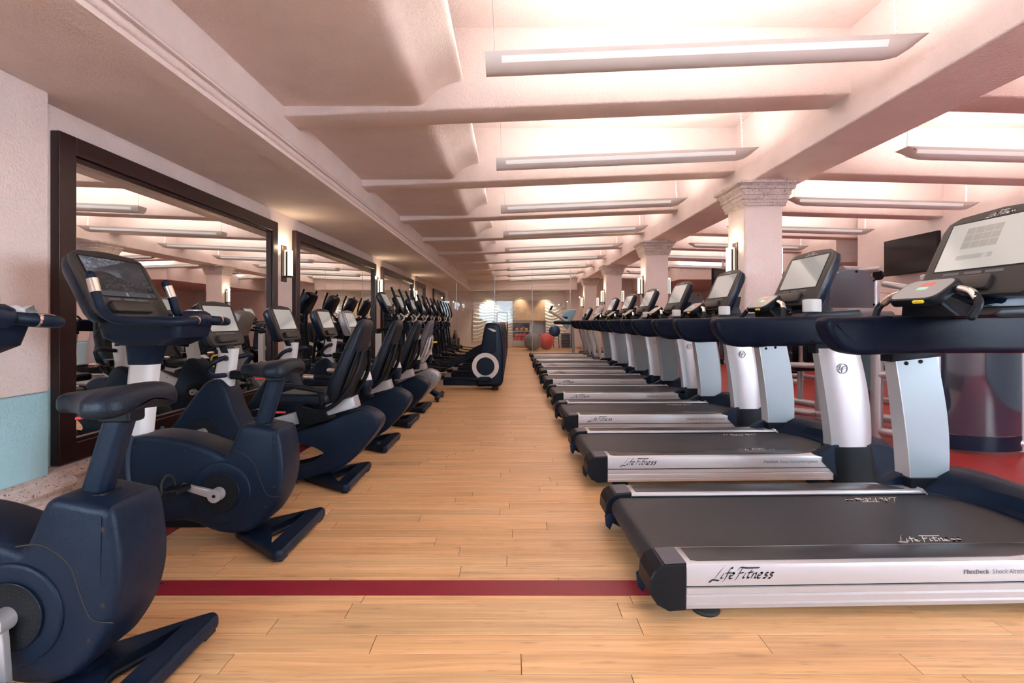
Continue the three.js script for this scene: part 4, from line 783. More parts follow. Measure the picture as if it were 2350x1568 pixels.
{ // towel over the nearest bike's handlebar
  const n = 16, pos = [], idx = [];
  for (let j = 0; j <= n; j++) for (let i = 0; i <= n; i++) { const u = i / n, a = Math.PI * j / n; pos.push(lerp(-0.07, 0.07, u) + 0.006 * Math.sin(j), 0.03 * Math.sin(a) + (j < 3 || j > n - 3 ? -0.02 : 0) + 0.006 * Math.sin(u * 12 + j), 0.03 * Math.cos(a) * 1.1); }
  for (let j = 0; j < n; j++) for (let i = 0; i < n; i++) { const a = j * (n + 1) + i; idx.push(a, a + 1, a + n + 2, a, a + n + 2, a + n + 1); }
  const g = new THREE.BufferGeometry(); g.setAttribute('position', new THREE.Float32BufferAttribute(pos, 3)); g.setIndex(idx); g.computeVertexNormals();
  const o = single('small_towel', g, M.towel, 'white towel draped over the handlebar of the nearest bike', 'towel'); o.position.set(-1.80, 1.145, -1.74); o.rotation.y = 0.05;
}
function makeRecumbent(label, d, kind, name = 'recumbent_bike') {
  const old = kind === 'grey';
  const bodyM = old ? M.silverDark : M.navy, t = thing(name, label, 'exercise bike', [RX, 0, -d], 0, 'recumbent bikes on the left');
  // one long shroud with an opening under the seat rail
  const out = smooth2(Pm([[-2.42, 0.12], [-2.40, 0.30], [-2.30, 0.44], [-2.20, 0.58], [-2.10, 0.70], [-2.02, 0.72], [-1.96, 0.66], [-1.90, 0.50], [-1.82, 0.36], [-1.70, 0.315], [-1.50, 0.36], [-1.28, 0.43], [-1.12, 0.50], [-1.04, 0.52], [-0.96, 0.49], [-0.91, 0.44], [-0.92, 0.38], [-1.0, 0.27], [-1.12, 0.15], [-1.28, 0.07], [-1.45, 0.035], [-1.62, 0.04], [-1.85, 0.06], [-2.1, 0.06], [-2.33, 0.06]]), 170, 0.45);
  const hole = smooth2(Pm([[-1.76, 0.18], [-1.69, 0.275], [-1.52, 0.318], [-1.36, 0.29], [-1.26, 0.225], [-1.35, 0.145], [-1.52, 0.095], [-1.68, 0.098]]), 60, 0.45);
  mesh('body_shroud', ext(out, -0.10, 0.10, 0.024, { holes: [hole], bs: 3, crease: 0.85 }), bodyM, t, old ? 'grey moulded body shroud' : 'dark moulded body shroud');
  screws(t, [[-1.0, 0.44], [-1.2, 0.42], [-2.3, 0.3], [-2.05, 0.62]].map(([X, y]) => [L(X), y]), 0.1);
  crankSet(t, L(-2.10), 0.362, 0.105, 3.3, 0.16);
  rearFoot(t, -0.36);
  mesh('front_foot', box(L(-2.42), L(-2.33), 0.012, 0.07, -0.24, 0.24, 0.02), M.navy, t);
  if (kind === 'marked') mesh('lettering', onPlane(script(CYCLE, 0.026, 0.16), V(L(-1.36), 0.315, 0.1015), V(0.94, 0.34, 0), V(-0.34, 0.94, 0)), M.inkLight, t, 'white script lettering');
  // silver seat rail, carriage, seat, backrest
  const a = V(L(-1.68), 0.375, 0), b = V(L(-1.07), 0.545, 0), dir = b.clone().sub(a).normalize(), up = V(-dir.y, dir.x, 0);
  const bar = (s0, s1, w, h0, h1, m, nm, lb) => mesh(nm, onPlane(ext([[s0, h0], [s1, h0], [s1, h1], [s0, h1]], -w, w, 0.008), a, dir, up), m, t, lb);
  bar(0, 0.62, 0.06, -0.02, 0.06, M.silver, 'seat_rail', 'silver seat rail');
  bar(0.22, 0.42, 0.08, -0.05, 0.10, M.black, 'seat_carriage');
  const sx = L(-1.39), sy = 0.60;
  mesh('seat_cushion', extY(smooth2([[-0.18, 0.10], [-0.17, 0.19], [0.05, 0.21], [0.16, 0.2], [0.19, 0.1], [0.19, -0.1], [0.16, -0.2], [0.05, -0.21], [-0.17, -0.19], [-0.18, -0.10]].reverse(), 60, 0.4).map(([x, z]) => [sx + x, z]), sy - 0.03, sy + 0.04, 0.024, { bs: 4, crease: 0.9 }), M.vinyl, t, 'black padded seat');
  const bk = new THREE.Group(); bk.name = 'backrest'; t.add(bk); bk.position.set(L(-1.235), 0.60, 0); bk.rotation.z = -0.30;
  const ring = (y, w, x0, x1) => Array.from({ length: 24 }, (_, k) => { const q = 2 * Math.PI * k / 24, c = Math.cos(q), s = Math.sin(q); return V((x0 + x1) / 2 + (x1 - x0) / 2 * Math.sign(c) * Math.pow(Math.abs(c), 0.6), y, -w * Math.sign(s) * Math.pow(Math.abs(s), 0.55)); });
  mesh('back_cushion', loft([ring(-0.03, 0.12, 0.0, 0.05), ring(0.0, 0.18, -0.03, 0.07), ring(0.1, 0.205, -0.035, 0.075), ring(0.25, 0.20, -0.015, 0.085), ring(0.4, 0.175, 0.0, 0.085), ring(0.51, 0.14, 0.012, 0.082), ring(0.555, 0.12, 0.02, 0.075), ring(0.572, 0.08, 0.035, 0.06)], { crease: 1.0 }), old ? M.greyPad : M.vinyl, bk, 'tall padded backrest');
  mesh('back_shell', loft([ring(0.02, 0.15, 0.06, 0.085), ring(0.2, 0.17, 0.075, 0.105), ring(0.36, 0.14, 0.08, 0.1)], { crease: 0.8 }), old ? M.silver : M.black, bk);
  for (const s of [1, -1]) {
    mesh('back_tube', tube([[0.11, 0.36, s * 0.08], [0.125, 0.2, s * 0.14], [0.08, 0.02, s * 0.15], [-0.02, -0.09, s * 0.14], [-0.15, -0.10, s * 0.15]], 0.014, 40, 10), old ? M.silver : M.black, bk);
    mesh('side_handle', tube([[L(-1.24), 0.66, s * 0.235], [L(-1.34), 0.685, s * 0.25], [L(-1.46), 0.70, s * 0.25], [L(-1.53), 0.70, s * 0.245]], 0.017, 30, 10), M.black, t, 'black side handle');
    mesh('handle_sensor', tube([[L(-1.50), 0.70, s * 0.247], [L(-1.56), 0.705, s * 0.244]], 0.019, 10, 10), M.grip, t);
    mesh('handle_stay', tube([[L(-1.26), 0.655, s * 0.235], [L(-1.26), 0.58, s * 0.2], [L(-1.32), 0.545, s * 0.1]], 0.014, 20, 8), M.black, t);
  }
  mesh('seat_lever', tube([[L(-1.55), 0.50, 0.10], [L(-1.60), 0.505, 0.13], [L(-1.65), 0.50, 0.14]], 0.008, 12, 8), M.red, t, 'red seat lever');
  mesh('cup_holder', lathe([[0.001, 0.0], [0.04, 0], [0.046, 0.06], [0.056, 0.065], [0.058, 0.11], [0.052, 0.11], [0.046, 0.02], [0.001, 0.018]], 24).translate(L(-1.10), 0.575, -0.22), M.navy, t);
  mesh('holder_arm', tube([[L(-1.2), 0.57, -0.1], [L(-1.14), 0.59, -0.18]], 0.014, 10, 8), M.black, t);
  // mast, handles, console
  mesh('mast', loft([[L(-2.035), 0.62, 0.13, 0.1], [L(-1.985), 0.93, 0.11, 0.09]].map(([x, y, w, k]) => rrect(w, k, 0.028, 4).map(([p, q]) => V(x + p, y, -q))), { crease: 0.8 }), old ? M.silver : M.white, t, 'white front mast');
  for (const s of [1, -1]) mesh('front_handle', tube([[L(-1.98), 0.86, s * 0.05], [L(-1.93), 0.875, s * 0.16], [L(-1.96), 0.85, s * 0.23], [L(-2.0), 0.80, s * 0.235], [L(-1.99), 0.76, s * 0.19], [L(-1.95), 0.755, s * 0.12]], 0.017, 40, 10), M.navy, t);
  mesh('device_shelf', box(L(-1.95), L(-1.85), 0.72, 0.78, -0.07, 0.07, 0.012), M.black, t);
  const c = makeConsole(t, V(L(-1.985), 0.955, 0), 0.36, 0.40, 0.32, { brand: false, bezel: old ? M.silverDark : M.bezel, shell: old ? M.silver : M.navyGloss }); c.rotation.y = Math.PI;
  mesh('console_neck', loft([[0.90, L(-1.99), 0.05], [1.0, L(-2.03), 0.06], [1.1, L(-2.08), 0.05]].map(([y, x, w]) => rrect(0.06, 2 * w, 0.018, 2).map(([p, q]) => V(x + p, y, -q))), { crease: 0.8 }), M.black, t);
  return t;
}
const rec = makeRecumbent('recumbent bike nearest the camera, right behind the second upright bike', 3.40, 'navy');
dup(rec, 'middle one of the three dark recumbent bikes', [RX, 0, -4.36]);
makeRecumbent('farthest of the three dark recumbent bikes, with white script lettering', 5.32, 'marked');
makeRecumbent('grey recumbent bike with silver frame behind the dark recumbent bikes', 6.15, 'grey');
[3.40, 4.36, 5.32, 6.15].forEach((d, i) => {              // folded paper towels standing in the cup holders
  const g = loft([[0.0, 0.036, 0.03], [0.09, 0.042, 0.028], [0.145, 0.026, 0.012], [0.15, 0.02, 0.005]].map(([y, a, b]) => rrect(2 * a, 2 * b, Math.min(a, b) * 0.7, 3).map(([x, z]) => V(x + y * 0.08, y, -z))), { crease: 0.6 });
  const o = single('folded_cloth', g, M.towel, i < 3 ? `white folded cloth in the cup holder of the ${words[i]} dark recumbent bike` : 'white folded cloth in the cup holder of the grey recumbent bike', 'cloth', 'white cloths in the cup holders'); o.position.set(-1.10, 0.6, -d - 0.22);
});
{ // indoor cycle with a white seat post
  const t = thing('indoor_cycle', 'black indoor cycle with white seat post behind the grey recumbent bike', 'exercise bike', [RX + 0.08, 0, -6.95]);
  mesh('main_frame', [tube([[-0.10, 0.07, 0], [-0.45, 0.30, 0], [-0.95, 0.52, 0]], 0.045, 30, 12), tube([[-0.42, 0.28, 0], [-0.36, 0.62, 0]], 0.04, 16, 12), tube([[-0.75, 0.42, 0], [-1.15, 0.08, 0]], 0.04, 20, 12)], M.navy, t, 'dark frame');
  mesh('lettering', onPlane(textFlat('PRO', 0.055, fontBold), V(-0.34, 0.225, 0.047), V(0.83, -0.55, 0), V(0.55, 0.83, 0)), M.yellow, t, 'yellow PRO lettering');
  for (const x of [-0.06, -1.15]) { mesh('floor_bar', tube([[x, 0.055, -0.26], [x, 0.055, 0.26]], 0.032, 8, 14), M.navy, t); for (const s of [1, -1]) mesh('levelling_foot', new THREE.CylinderGeometry(0.02, 0.026, 0.035, 16).translate(x, 0.0175, s * 0.23), M.rubber, t); }
  mesh('seat_post', box(-0.41, -0.33, 0.6, 0.86, -0.03, 0.03, 0.008), M.white, t, 'white seat post'); mesh('seat_slider', box(-0.42, -0.16, 0.86, 0.92, -0.035, 0.035, 0.008), M.white, t);
  mesh('slider_lever', tube([[-0.20, 0.86, 0.03], [-0.17, 0.83, 0.04], [-0.10, 0.825, 0.04]], 0.014, 14, 8), M.yellow, t, 'yellow lever'); mesh('post_lever', tube([[-0.33, 0.64, 0.03], [-0.26, 0.62, 0.04], [-0.25, 0.55, 0.05], [-0.28, 0.48, 0.05]], 0.014, 18, 8), M.yellow, t);
  saddle(t, -0.16, 0.95);
  mesh('flywheel', lathe([[0.001, -0.015], [0.19, -0.015], [0.2, -0.03], [0.235, -0.03], [0.235, 0.03], [0.2, 0.03], [0.19, 0.015], [0.001, 0.015]], 40).rotateX(Math.PI / 2).translate(-1.08, 0.34, 0), M.silverDark, t); crankSet(t, -0.62, 0.33, 0.06, 0.6, 0.16);
  mesh('handlebar_post', box(-0.98, -0.90, 0.5, 0.95, -0.03, 0.03, 0.008), M.white, t);
  mesh('handlebar', [...tube([[-0.72, 1.03, 0.2], [-0.9, 1.0, 0.19], [-0.95, 0.98, 0.0], [-0.9, 1.0, -0.19], [-0.72, 1.03, -0.2]], 0.018, 50, 10), ...tube([[-0.94, 0.94, 0], [-0.94, 0.99, 0]], 0.03, 6, 10)], M.black, t);
}
// ---------------------------------------------------------------- cross trainers with the drive towers by the aisle
function makeElliptical(label, d) {
  const t = thing('cross_trainer', label, 'cross trainer', [-0.14, 0, -d], 0, 'cross trainers in a row on the left');
  const tower = smooth2([[-0.44, 0.07], [-0.46, 0.30], [-0.42, 0.50], [-0.385, 0.62], [-0.34, 0.86], [-0.315, 1.02], [-0.28, 1.085], [-0.20, 1.10], [-0.10, 1.09], [-0.055, 1.05], [-0.02, 0.85], [0.005, 0.6], [0.005, 0.3], [-0.005, 0.14], [-0.04, 0.075], [-0.1, 0.055], [-0.3, 0.055]].reverse(), 100, 0.4);
  mesh('drive_tower', ext(tower, -0.17, 0.17, 0.05, { bs: 4, crease: 0.9 }), M.navyGloss, t, 'dark glossy drive tower');
  mesh('tower_front', ext(smooth2([[-0.36, 0.64], [-0.315, 0.86], [-0.285, 1.0], [-0.25, 1.04], [-0.16, 1.04], [-0.13, 1.0], [-0.12, 0.8], [-0.14, 0.62], [-0.25, 0.6]].reverse(), 50, 0.4), 0.15, 0.185, 0.015), M.navy, t);
  mesh('tower_badge', ext(smooth2([[-0.26, 1.01], [-0.18, 1.0], [-0.125, 0.975], [-0.13, 0.955], [-0.17, 0.955], [-0.22, 0.985]], 24).reverse(), 0.183, 0.189, 0.001), M.white, t, 'white badge');
  for (const s of [1, -1]) {
    const w = mesh('drive_wheel', disc(0.228, s > 0 ? 0.15 : -0.2, s > 0 ? 0.2 : -0.15, -0.292, 0.39, 48), M.black, t);
    mesh('wheel_ring', new THREE.RingGeometry(0.148, 0.218, 56).rotateY(s > 0 ? 0 : Math.PI).translate(-0.292, 0.39, s * 0.2012), M.white, w, 'white wheel ring'); mesh('wheel_centre', disc(0.147, s * 0.2 - 0.004, s * 0.2 + 0.004, -0.292, 0.39, 40), M.navy, w);
    const lo = s > 0, a = lo ? V(-0.30, 0.185, s * 0.245) : V(-0.30, 0.60, s * 0.245), b = lo ? V(-1.05, 0.20, s * 0.2) : V(-1.05, 0.30, s * 0.2);
    mesh('pedal_arm', [rod(a, b, 0.026, 0.022), ...tube([a.clone().add(V(0.06, 0, 0)), a.clone().add(V(-0.06, 0, 0))], 0.045, 8, 14)], M.navy, t, 'dark pedal arm');
    const fp = b.clone().add(V(0.02, 0.035, -s * 0.03));
    mesh('foot_plate', ext([[-0.38, -0.02], [0.06, -0.02], [0.07, 0.01], [0.0, 0.0], [-0.34, 0.0], [-0.37, 0.04], [-0.395, 0.04]], -0.075, 0.075, 0.006).rotateZ(lo ? 0.02 : -0.12).translate(fp.x, fp.y, fp.z), M.black, t);
    mesh('front_link', [rod(b.clone().add(V(-0.3, 0.02, 0.02 * s)), V(-1.72, 0.42, s * 0.24), 0.02), rod(V(-1.72, 0.36, s * 0.24), V(-1.80, 1.05, s * 0.24), 0.026)], M.navy, t);
    mesh('swing_arm', tube([[-1.80, 1.0, s * 0.24], [-1.79, 1.14, s * 0.26], [-1.70, 1.28, s * 0.29], [-1.72, 1.45, s * 0.28], [-1.80, 1.66, s * 0.26]], 0.019, 40, 10), M.black, t, 'long curved swing handle');
    mesh('fixed_handle', tube([[-1.85, 1.12, s * 0.06], [-1.72, 1.13, s * 0.14], [-1.70, 1.19, s * 0.19], [-1.76, 1.25, s * 0.19]], 0.016, 24, 10), M.silver, t, 'silver fixed handle');
  }
  mesh('base_rail', box(-1.0, -0.2, 0.06, 0.155, -0.05, 0.05, 0.012), M.navy, t); mesh('base_sleeve', box(-1.28, -1.0, 0.055, 0.16, -0.056, 0.056, 0.01), M.silver, t, 'silver rail sleeve'); mesh('front_base', box(-2.05, -1.28, 0.05, 0.155, -0.05, 0.05, 0.012), M.navy, t);
  mesh('front_foot', box(-2.08, -1.98, 0.015, 0.07, -0.3, 0.3, 0.02), M.black, t);
  for (const s of [1, -1]) mesh('rear_foot', lathe([[0.001, 0], [0.05, 0], [0.055, 0.02], [0.03, 0.028], [0.045, 0.045], [0.06, 0.065], [0.001, 0.07]], 24).translate(-0.14, 0, s * 0.12), M.rubber, t);
  mesh('mast', loft([[-1.98, 0.1, 0.13, 0.12], [-1.95, 0.5, 0.12, 0.11], [-1.92, 1.0, 0.1, 0.1], [-1.92, 1.22, 0.09, 0.09]].map(([x, y, w, k]) => rrect(w, k, 0.03, 4).map(([a, b]) => V(x + a, y, -b))), { crease: 0.8 }), M.black, t);
  mesh('pivot_cover', [disc(0.09, 0.15, 0.27, -1.82, 1.02, 24), disc(0.09, -0.27, -0.15, -1.82, 1.02, 24), box(-1.95, -1.78, 0.9, 1.1, -0.2, 0.2, 0.04)], M.navy, t);
  mesh('bottle_tray', box(-1.93, -1.72, 1.13, 1.2, -0.13, 0.13, 0.02), M.black, t);
  const c = makeConsole(t, V(-1.85, 1.27, 0), 0.48, 0.44, 0.38, { brand: false }); c.rotation.y = Math.PI;
  mesh('console_neck', loft([[1.18, -1.92, 0.06], [1.32, -1.95, 0.07], [1.45, -2.02, 0.06]].map(([y, x, w]) => rrect(0.07, 2 * w, 0.02, 2).map(([p, q]) => V(x + p, y, -q))), { crease: 0.8 }), M.navy, t);
  return t;
}
const el = makeElliptical('cross trainer nearest the camera, its white wheel ring in full view', 8.05);
for (let i = 1; i < 7; i++) dup(el, `${words[i]} cross trainer from the camera in the left row`, [-0.14, 0, -(8.05 + i * 1.06)]);

// ---------------------------------------------------------------- last two treadmills: older silver models
function makeOldTreadmill(label, d, dark) {
  const t = thing('silver_treadmill', label, 'treadmill', [0.52, 0, -d], yaw);
  for (const s of [1, -1]) {
    mesh('side_rail', extX([[0.29, 0.1], [0.29, 0.17], [0.33, 0.18], [0.41, 0.175], [0.43, 0.15], [0.42, 0.06], [0.3, 0.05]].map(([z, y]) => [z * s, y])[s > 0 ? 'slice' : 'reverse'](), 0.08, 1.75, 0.004), M.silver, t, 'silver side rail');
    mesh('end_cap', ext([[0.0, 0.1], [0.02, 0.16], [0.08, 0.18], [0.08, 0.05], [0.03, 0.05]], s > 0 ? 0.28 : -0.43, s > 0 ? 0.43 : -0.28, 0.006), M.black, t);
    mesh('upright', tube([[1.72, 0.08, s * 0.36], [1.66, 0.5, s * 0.36], [1.55, 0.95, s * 0.35], [1.6, 1.08, s * 0.30]], 0.055, 30, 14), dark ? M.silverDark : M.silver, t, 'silver tube upright');
    mesh('hand_rail', tube([[0.78, 1.09, s * 0.35], [1.1, 1.09, s * 0.36], [1.55, 1.07, s * 0.33]], 0.045, 24, 12), M.black, t);
    mesh('shoulder', box(1.5, 1.7, 0.12, 0.24, s * 0.36 - 0.06, s * 0.36 + 0.06, 0.03), M.greyPad, t);
    mesh('levelling_foot', new THREE.CylinderGeometry(0.03, 0.035, 0.055, 16).translate(0.2, 0.0275, s * 0.35), M.rubber, t);
  }
  if (dark) mesh('brand_lettering', onPlane(script(SCRIPT, 0.03, 0.11), V(1.66, 0.85, 0.42), V(0.12, -0.98, 0).normalize(), V(0.98, 0.12, 0).normalize()), M.inkDark, t, 'dark upright script lettering');
  mesh('running_belt', box(0.02, 1.8, 0.1, 0.165, -0.28, 0.28, 0.03), M.belt, t); mesh('motor_hood', box(1.72, 2.15, 0.04, 0.27, -0.43, 0.43, 0.06), dark ? M.navy : M.silver, t);
  mesh('console_tray', box(1.5, 1.75, 1.02, 1.12, -0.33, 0.33, 0.03), dark ? M.black : M.silver, t);
  mesh('neck', box(1.62, 1.72, 1.08, 1.35, -0.1, 0.1, 0.03), dark ? M.black : M.silver, t);
  makeConsole(t, V(1.58, 1.16, 0), 0.5, 0.5, 0.42, { brand: false, bezel: dark ? M.bezel : M.silver, shell: dark ? M.navyGloss : M.silver });
  return t;
}
makeOldTreadmill('older all silver treadmill, second last of the right row', 12.55, false);
makeOldTreadmill('last treadmill of the right row, with upright script lettering on its post', 14.2, true);

// ---------------------------------------------------------------- weights side
function makeTower(label, x, d, turn, name = 'weight_machine', h = 1.64) {
  const t = thing(name, label, 'weight machine', [x, 0, -d], turn, 'weight machines on the red floor');
  const arch = (w, y0, y1, y2) => { const o = [[-w, y0], [w, y0], [w, y1]]; for (let i = 1; i < 10; i++) { const a = i / 10; o.push([w - 2 * w * a, y1 + (y2 - y1) * Math.sin(Math.PI * a)]); } o.push([-w, y1]); return o; };
  for (const s of [1, -1]) mesh('post', loft([[0.02], [h - 0.12]].map(([y]) => smooth2([[0.05, 0], [0.03, 0.035], [-0.03, 0.035], [-0.05, 0], [-0.03, -0.035], [0.03, -0.035]], 20).map(([a, b]) => V(s * 0.34 + a, y, -b))), { crease: 0.8 }), M.silver, t, 'silver oval post');
  const curve = (g) => { const p = g.attributes.position; for (let i = 0; i < p.count; i++) p.setZ(i, p.getZ(i) + 0.10 * (1 - Math.pow(p.getX(i) / 0.33, 2))); return toCreasedNormals(g, 0.5); };
  const strip = (y0, y1, top) => { const n = 16, r = []; for (let i = 0; i <= n; i++) { const xx = lerp(-0.31, 0.31, i / n), e = y1 + (top ? 0.09 * (1 - Math.pow(xx / 0.31, 2)) : 0), z = 0.03 + 0.09 * (1 - Math.pow(xx / 0.31, 2)); r.push([V(xx, y0, z), V(xx, e, z), V(xx, e, z - 0.012), V(xx, y0, z - 0.012)]); } return loft(r, { crease: 0.5 }); };
  const sh = mesh('lower_shroud', strip(0.16, 1.14, false), M.smoke, t, 'dark glossy curved shroud'); mesh('base_shroud', strip(0.03, 0.155, false), M.navyGloss, t);
  mesh('upper_shroud', strip(1.27, h - 0.1, true), M.greyPad, t, 'dark grey arched top panel'); mesh('middle_shroud', strip(1.145, 1.265, false), M.silverDark, t);
  for (const [a, b] of [[-0.28, h - 0.12], [0.28, h - 0.12], [0, h - 0.03], [-0.28, 1.31], [0.28, 1.31]]) mesh('bolt', new THREE.SphereGeometry(0.014, 10, 8).translate(a, b, 0.035 + 0.09 * (1 - Math.pow(a / 0.31, 2))), M.black, t);
  for (let k = 0; k < 12; k++) mesh('weight_plate', box(-0.19, 0.19, 0.2 + k * 0.045, 0.24 + k * 0.045, -0.16, -0.06, 0.004), M.blackMatte, t);
  for (const s of [1, -1]) mesh('guide_rod', rod(V(s * 0.11, 0.15, -0.11), V(s * 0.11, 1.35, -0.11), 0.012), M.steel, t);
  mesh('top_bar', box(-0.36, 0.36, h - 0.16, h - 0.1, -0.16, -0.08, 0.02), M.silver, t);
  mesh('base_frame', [tube([[-0.36, 0.09, 0.0], [0.36, 0.09, 0.0]], 0.045, 8, 12), tube([[0.0, 0.09, -0.05], [0.0, 0.09, -0.7], [-0.25, 0.09, -1.05]], 0.045, 24, 12), tube([[-0.34, 0.09, 0.0], [-0.62, 0.09, -0.34], [-0.62, 0.09, -0.9]], 0.04, 24, 12)], M.silver, t, 'silver tube base frame');
  mesh('side_post', [rod(V(-0.62, 0.02, -0.32), V(-0.60, 1.12, -0.34), 0.05), rod(V(-0.36, 0.62, -0.05), V(-0.62, 0.62, -0.32), 0.03)], M.silver, t);
  for (const [z, y] of [[-0.42, 1.15], [-0.72, 1.12]]) mesh('roller_pad', tube([[-0.72, y, z], [-0.44, y, z]], 0.07, 8, 20, false).concat([new THREE.CircleGeometry(0.07, 20).rotateY(-Math.PI / 2).translate(-0.72, y, z), new THREE.CircleGeometry(0.07, 20).rotateY(Math.PI / 2).translate(-0.44, y, z)]), M.greyPad, t, 'dark grey roller pad');
  mesh('seat_pad', box(-0.20, 0.20, 0.50, 0.58, -0.98, -0.55, 0.035), M.vinyl, t, 'dark seat pad'); mesh('back_pad', box(-0.16, 0.16, 0.62, 1.15, -0.52, -0.45, 0.03), M.vinyl, t);
  mesh('seat_stem', [rod(V(0, 0.09, -0.75), V(0, 0.5, -0.75), 0.035), rod(V(0, 0.3, -0.4), V(0, 1.1, -0.42), 0.03), rod(V(0, 0.09, -0.4), V(0, 0.32, -0.4), 0.03)], M.silver, t);
  mesh('press_arm', [...tube([[-0.3, 1.38, -0.1], [-0.36, 1.45, -0.4], [-0.34, 1.5, -0.7]], 0.03, 24, 10), ...tube([[0.3, 1.38, -0.1], [0.36, 1.45, -0.4], [0.34, 1.5, -0.7]], 0.03, 24, 10)], M.silver, t);
  return t;
}
makeTower('weight machine nearest the camera with dark glossy shroud on the red floor', 4.0, 4.15, -0.15);
makeTower('weight machine with grey arched top panel behind the second treadmill', 3.78, 5.45, 0.12, 'weight_machine', 1.70);
makeTower('weight machine facing away beside the second column', 5.2, 9.35, 2.6, 'weight_machine', 1.7);
makeTower('weight machine in the middle of the red floor', 4.2, 11.2, 0.6, 'weight_machine', 1.75);
makeTower('weight machine beyond the third column', 5.2, 12.6, -0.5, 'weight_machine', 1.75);
makeTower('weight machine farthest from the camera near the far wall', 4.3, 15.4, 0.2, 'weight_machine', 1.7);
{ // dumbbell rack at the far right
  const t = thing('dumbbell_rack', 'grey dumbbell rack along the recessed right wall', 'rack', [7.6, 0, -12.0]);
  for (const z of [0.9, -0.9]) mesh('rack_side', ext([[-0.25, 0.02], [0.3, 0.02], [0.22, 0.95], [0.1, 0.95]], z - 0.03, z + 0.03, 0.005), M.silverDark, t);
  [0.4, 0.68, 0.92].forEach((y, i) => mesh('rack_tray', box(-0.22 + i * 0.1, 0.12 + i * 0.08, y - 0.02, y, -0.9, 0.9, 0.004), M.silverDark, t));
  let n = 0;
  [0.4, 0.68, 0.92].forEach((y, i) => { for (let k = 0; k < 7; k++) { const o = thing('dumbbell', `black dumbbell, ${words[k]} from the camera on the ${['lower', 'middle', 'upper'][i]} rack tray`, 'dumbbell', [7.6 - 0.05 + i * 0.09, y + 0.07, -12.0 + 0.75 - k * 0.25], 0, 'dumbbells on the rack'); mesh('handle', rod(V(-0.08, 0, 0), V(0.08, 0, 0), 0.016), M.chrome, o); for (const s of [1, -1]) mesh('head', new THREE.CylinderGeometry(0.065, 0.065, 0.07, 10).rotateZ(Math.PI / 2).translate(s * 0.1, 0, 0), M.blackMatte, o); } });
}
{ // television on the right wall
  const t = thing('television', 'black flat television on the right wall', 'television', [XR - 0.16, 2.26, -8.3], 0);
  const b = new THREE.Group();
  mesh('tv_body', box(-0.03, 0.03, -0.32, 0.32, -0.56, 0.56, 0.008), M.black, t); mesh('screen', new THREE.PlaneGeometry(1.09, 0.6).rotateY(-Math.PI / 2).translate(-0.0312, 0.008, 0), M.screenOff, t);
  mesh('wall_bracket', [box(0.02, 0.17, -0.06, 0.06, -0.1, 0.1, 0.006)], M.black, t);
}
{ // second television hanging from the ceiling over the weights area, seen in the mirror
  const t = thing('television', 'black television hanging from the ceiling over the weights area', 'television', [5.8, 2.2, -13.2], 0.6);
  mesh('tv_body', box(-0.56, 0.56, -0.34, 0.34, -0.03, 0.03, 0.008), M.black, t); mesh('screen', new THREE.PlaneGeometry(1.06, 0.62).translate(0, 0, 0.0312), M.screenOff, t); mesh('ceiling_stem', rod(V(0, 0.3, -0.05), V(0, 1.26, -0.05), 0.025), M.steel, t);
}
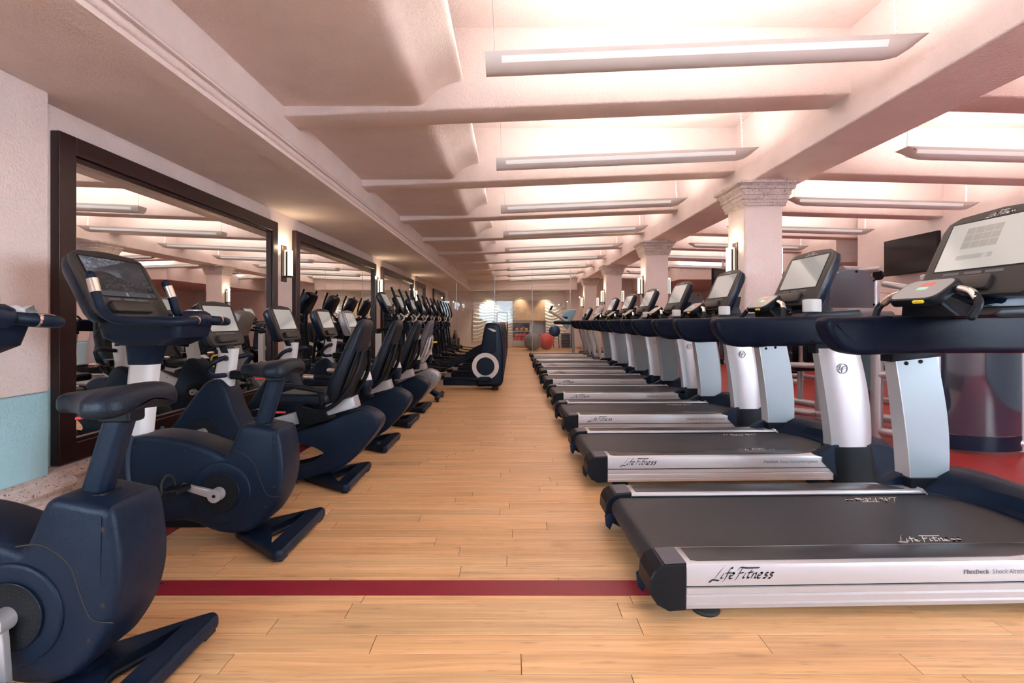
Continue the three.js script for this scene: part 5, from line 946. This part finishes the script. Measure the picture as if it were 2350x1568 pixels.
{ // machine with slanted bars and a pale blue half disc behind the last treadmills
  const t = thing('stretch_trainer', 'silver trainer with slanted bars and pale blue half disc behind the last treadmill', 'exercise machine', [1.95, 0, -15.3]);
  const hd = []; for (let i = 0; i <= 20; i++) { const a = Math.PI * i / 20; hd.push([0.34 * Math.cos(a), 0.34 * Math.sin(a)]); }
  mesh('half_disc', ext(hd, -0.1, 0.1, 0.05, { bs: 4, crease: 0.9 }).rotateZ(1.15).translate(-0.05, 1.18, 0), std(C(0.22, 0.42, 0.55), 0.35), t, 'pale blue half disc');
  mesh('post', [rod(V(0, 0.05, 0), V(-0.05, 1.1, 0), 0.05), box(-0.4, 0.4, 0, 0.06, -0.06, 0.06, 0.01), box(-0.05, 0.05, 0, 0.06, -0.35, 0.35, 0.01)], M.silverDark, t);
  for (const z of [0.16, -0.16]) { mesh('slanted_bar', rod(V(-0.1, 1.05, z), V(-0.78, 1.46, z), 0.035), M.silver, t, 'slanted silver bar'); mesh('bar_grip', rod(V(-0.76, 1.44, z), V(-0.68, 1.60, z), 0.024), M.black, t); }
  mesh('seat_pad', box(-0.45, -0.2, 1.2, 1.27, -0.12, 0.12, 0.03).rotateZ(0), M.black, t);
}
{ // pulldown station in front of the right wall
  const t = thing('pulldown_machine', 'tall silver pulldown machine before the television wall', 'weight machine', [4.95, 0, -7.1], 0.3);
  for (const s of [1, -1]) mesh('post', rod(V(s * 0.3, 0.03, 0), V(s * 0.3, 1.78, 0), 0.045), M.silver, t, 'silver post');
  mesh('cross_member', [...tube([[-0.3, 1.75, 0], [0, 1.86, 0], [0.3, 1.75, 0]], 0.045, 20, 12), rod(V(0, 1.84, -0.25), V(0, 1.84, 0.45), 0.04)], M.silver, t);
  mesh('pulley', disc(0.07, -0.02, 0.02, 0, 0, 24).rotateY(Math.PI / 2).translate(0, 1.76, 0.42), M.black, t);
  mesh('roller_end', rod(V(-0.28, 1.86, 0.1), V(0.28, 1.86, 0.1), 0.06), M.silverDark, t, 'grey roller across the top');
  mesh('seat_pad', box(-0.18, 0.18, 0.46, 0.54, 0.2, 0.6, 0.03), M.vinyl, t); mesh('seat_stem', rod(V(0, 0.05, 0.4), V(0, 0.46, 0.4), 0.04), M.silver, t);
  mesh('base_frame', [box(-0.35, 0.35, 0, 0.08, -0.05, 0.05, 0.02), box(-0.05, 0.05, 0, 0.08, -0.1, 0.7, 0.02)], M.silver, t);
  for (let k = 0; k < 10; k++) mesh('weight_plate', box(-0.2, 0.2, 0.12 + k * 0.05, 0.165 + k * 0.05, -0.12, -0.03, 0.004), M.blackMatte, t);
  mesh('lat_bar', [...tube([[-0.5, 1.42, 0.42], [-0.36, 1.5, 0.42], [0.36, 1.5, 0.42], [0.5, 1.42, 0.42]], 0.016, 30, 10), rod(V(0, 1.5, 0.42), V(0, 1.7, 0.42), 0.005)], M.chrome, t);
}
renderer.render(scene, camera);
